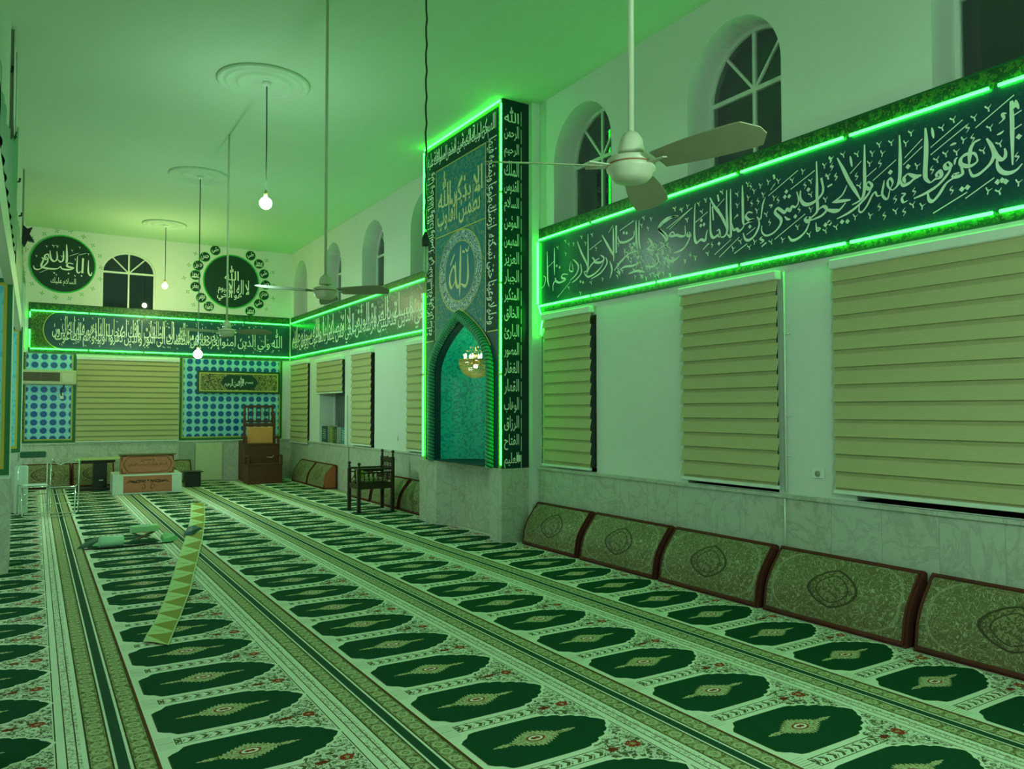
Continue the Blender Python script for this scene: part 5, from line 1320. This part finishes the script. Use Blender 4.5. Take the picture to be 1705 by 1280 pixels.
# ------------------------------------------------------------------ yellow zigzag runner on the floor
g = G('yellow zigzag weave'); o_ = g.obj()
uv = g.node('ShaderNodeUVMap'); s_ = g.node('ShaderNodeSeparateXYZ'); g.l.new(uv.outputs[0], s_.inputs[0]); U_, V_ = s_.outputs[0], s_.outputs[1]
tri = g.m_('ABSOLUTE', g.m_('SUBTRACT', g.m_('MULTIPLY', g.m_('FRACT', g.m_('DIVIDE', V_, .62)), 2.0), 1.0))
z1_ = g.m_('LESS_THAN', g.m_('MULTIPLY', U_, 1.0), tri)
fine = g.lt(g.m_('FRACT', g.m_('MULTIPLY', U_, 26)), .35)
c_ = g.mix(z1_, g.mix(g.m_('MULTIPLY', fine, .5), (.30, .27, .03), (.18, .15, .02)), (.52, .60, .30))
c_ = g.mix(g.m_('MULTIPLY', g.m_('LESS_THAN', g.m_('ABSOLUTE', g.m_('SUBTRACT', V_, g.m_('MULTIPLY', g.m_('ROUND', g.m_('DIVIDE', V_, .62)), .62))), .012), g.m_('LESS_THAN', g.m_('ABSOLUTE', g.m_('SUBTRACT', U_, .4)), .2)), c_, (.28, .26, .04))
c_ = g.mix(g.m_('LESS_THAN', g.m_('ABSOLUTE', g.m_('SUBTRACT', U_, .5)), .445), (.50, .58, .34), c_)
M_run = g.col(c_, .85)
L_, R_ = (237, 280), (0, 0)
left = [(.66, 5.85), (.83, 6.5), (1.02, 7.35), (1.25, 8.5), (1.60, 10.2), (1.95, 12.0), (2.30, 14.1)]
right = [(.80, 5.68), (.98, 6.4), (1.20, 7.3), (1.44, 8.45), (1.79, 10.1), (2.14, 11.9), (2.50, 14.0)]
vs = []; N = 48; uvs = []
def interp(P, t):
    f = t * (len(P) - 1); i = min(int(f), len(P) - 2); k = f - i; return (P[i][0] * (1 - k) + P[i + 1][0] * k, P[i][1] * (1 - k) + P[i + 1][1] * k)
me = bpy.data.meshes.new('zigzag_runner'); fs = []
for i in range(N + 1):
    a = interp(left, i / N); b = interp(right, i / N)
    for k in range(5):
        s = k / 4; vs.append((a[0] * (1 - s) + b[0] * s, a[1] * (1 - s) + b[1] * s, .0215 + .003 * math.sin(i * .8 + k))); uvs.append((s, i / N * 8.5))
for i in range(N):
    for k in range(4): fs.append((i * 5 + k, i * 5 + k + 1, i * 5 + k + 6, i * 5 + k + 5))
n0 = len(vs)
vs += [(x, y, z - .003) for x, y, z in vs]; uvs += uvs; fs += [(n0 + f[3], n0 + f[2], n0 + f[1], n0 + f[0]) for f in fs]
me.from_pydata(vs, [], fs); ul = me.uv_layers.new(name='UVMap')
for lp in me.loops: ul.data[lp.index].uv = uvs[lp.vertex_index]
me.materials.append(M_run); o = bpy.data.objects.new('zigzag_runner', me); COL.objects.link(o); tag(o, 'long narrow yellow green runner with zigzag triangles lying across the carpets', 'runner')

# ------------------------------------------------------------------ clutter on the floor
zc = .014
o = MB().lathe((0, 0, 0), [(.001, -.13), (.055, -.13), (.062, -.12), (.062, .11), (.055, .125), (.001, .125)], 20, axis='x').build('paper_roll', plain('mint paper roll', (.45, .72, .55), .5), None, (.79, 10.10, zc + .062)); o.rotation_euler = (0, 0, .08); tag(o, 'pale green paper towel roll lying on the carpet', 'roll')
t = thing('tissue_box', 'pale green tissue box resting on the pile of folded cloths', 'box', (1.17, 10.42, zc + .105), .1)
MB().bbox(-.15, .15, -.07, .07, 0, .075, .006).build('carton', plain('mint carton', (.38, .62, .36), .5), t); m = MB(); m.tube([(-.07, 0, .0755), (.07, 0, .0755)], .010); m.build('opening', plain('carton slot', (.5, .7, .5), .6), t)
t = thing('folded_stand', 'small brown wooden folding stand under the tissue box', 'stand', (1.16, 10.42, zc), .1)
for sg in (-1, 1):
    m = MB(); m.prism([(-.13 * sg, -.05, 0), (-.10 * sg, -.05, 0), (.13 * sg, -.05, .095), (.10 * sg, -.05, .095)], (0, .10, 0)); m.build('leaf_board', plain('dull brown wood', (.14, .11, .06), .5), t)
def cloth(label, pts, mat, z=zc, h=.03, nm='folded_cloth'):
    m = MB(); n = len(pts); c = (sum(p[0] for p in pts) / n, sum(p[1] for p in pts) / n)
    vs = [(x, y, z) for x, y in pts] + [(c[0] + (x - c[0]) * .8, c[1] + (y - c[1]) * .8, z + h * (.7 + .3 * math.sin(i * 2.3))) for i, (x, y) in enumerate(pts)] + [(c[0], c[1], z + h * 1.1)]
    m.add(vs, [list(range(n))[::-1]] + [(i, (i + 1) % n, n + (i + 1) % n, n + i) for i in range(n)] + [(n + i, n + (i + 1) % n, 2 * n) for i in range(n)], 0, False)
    o = m.build(nm, mat); tag(o, label, 'cloth')
M_dg = plain('dark green cloth', (.006, .06, .03), .7); M_lg = plain('light green cloth', (.16, .42, .18), .7)
cloth('dark green pointed flag cloth at the left tip of the floor clutter', [(.44, 10.15), (.56, 10.20), (.76, 10.75), (.70, 10.85), (.56, 10.6)], M_dg)
cloth('light green cloth band beside the paper roll', [(.60, 10.28), (.66, 10.25), (.84, 10.7), (.78, 10.78)], M_lg, h=.018)
cloth('dark green cloth folded between the roll and the tissue box', [(.94, 10.22), (1.02, 10.15), (1.34, 10.25), (1.30, 10.34), (1.0, 10.34)], M_dg, h=.035)
cloth('light green crumpled cloth right of the tissue box', [(1.34, 10.10), (1.50, 10.2), (1.56, 10.5), (1.44, 10.75), (1.36, 10.5)], M_lg, h=.05)
cloth('dark blue green triangle of cloth at the right end of the floor clutter', [(1.62, 10.45), (1.72, 10.42), (1.93, 10.95), (1.86, 11.05), (1.74, 10.95)], plain('blue green cloth', (.006, .07, .08), .6), z=zc + .013, h=.05)
o = MB().tube([(.50, 9.99, zc + .012), (1.44, 10.01, zc + .012)], .009).build('flag_pole', M_black); o.location.z = .0; tag(o, 'thin dark pole lying along the floor clutter', 'pole')
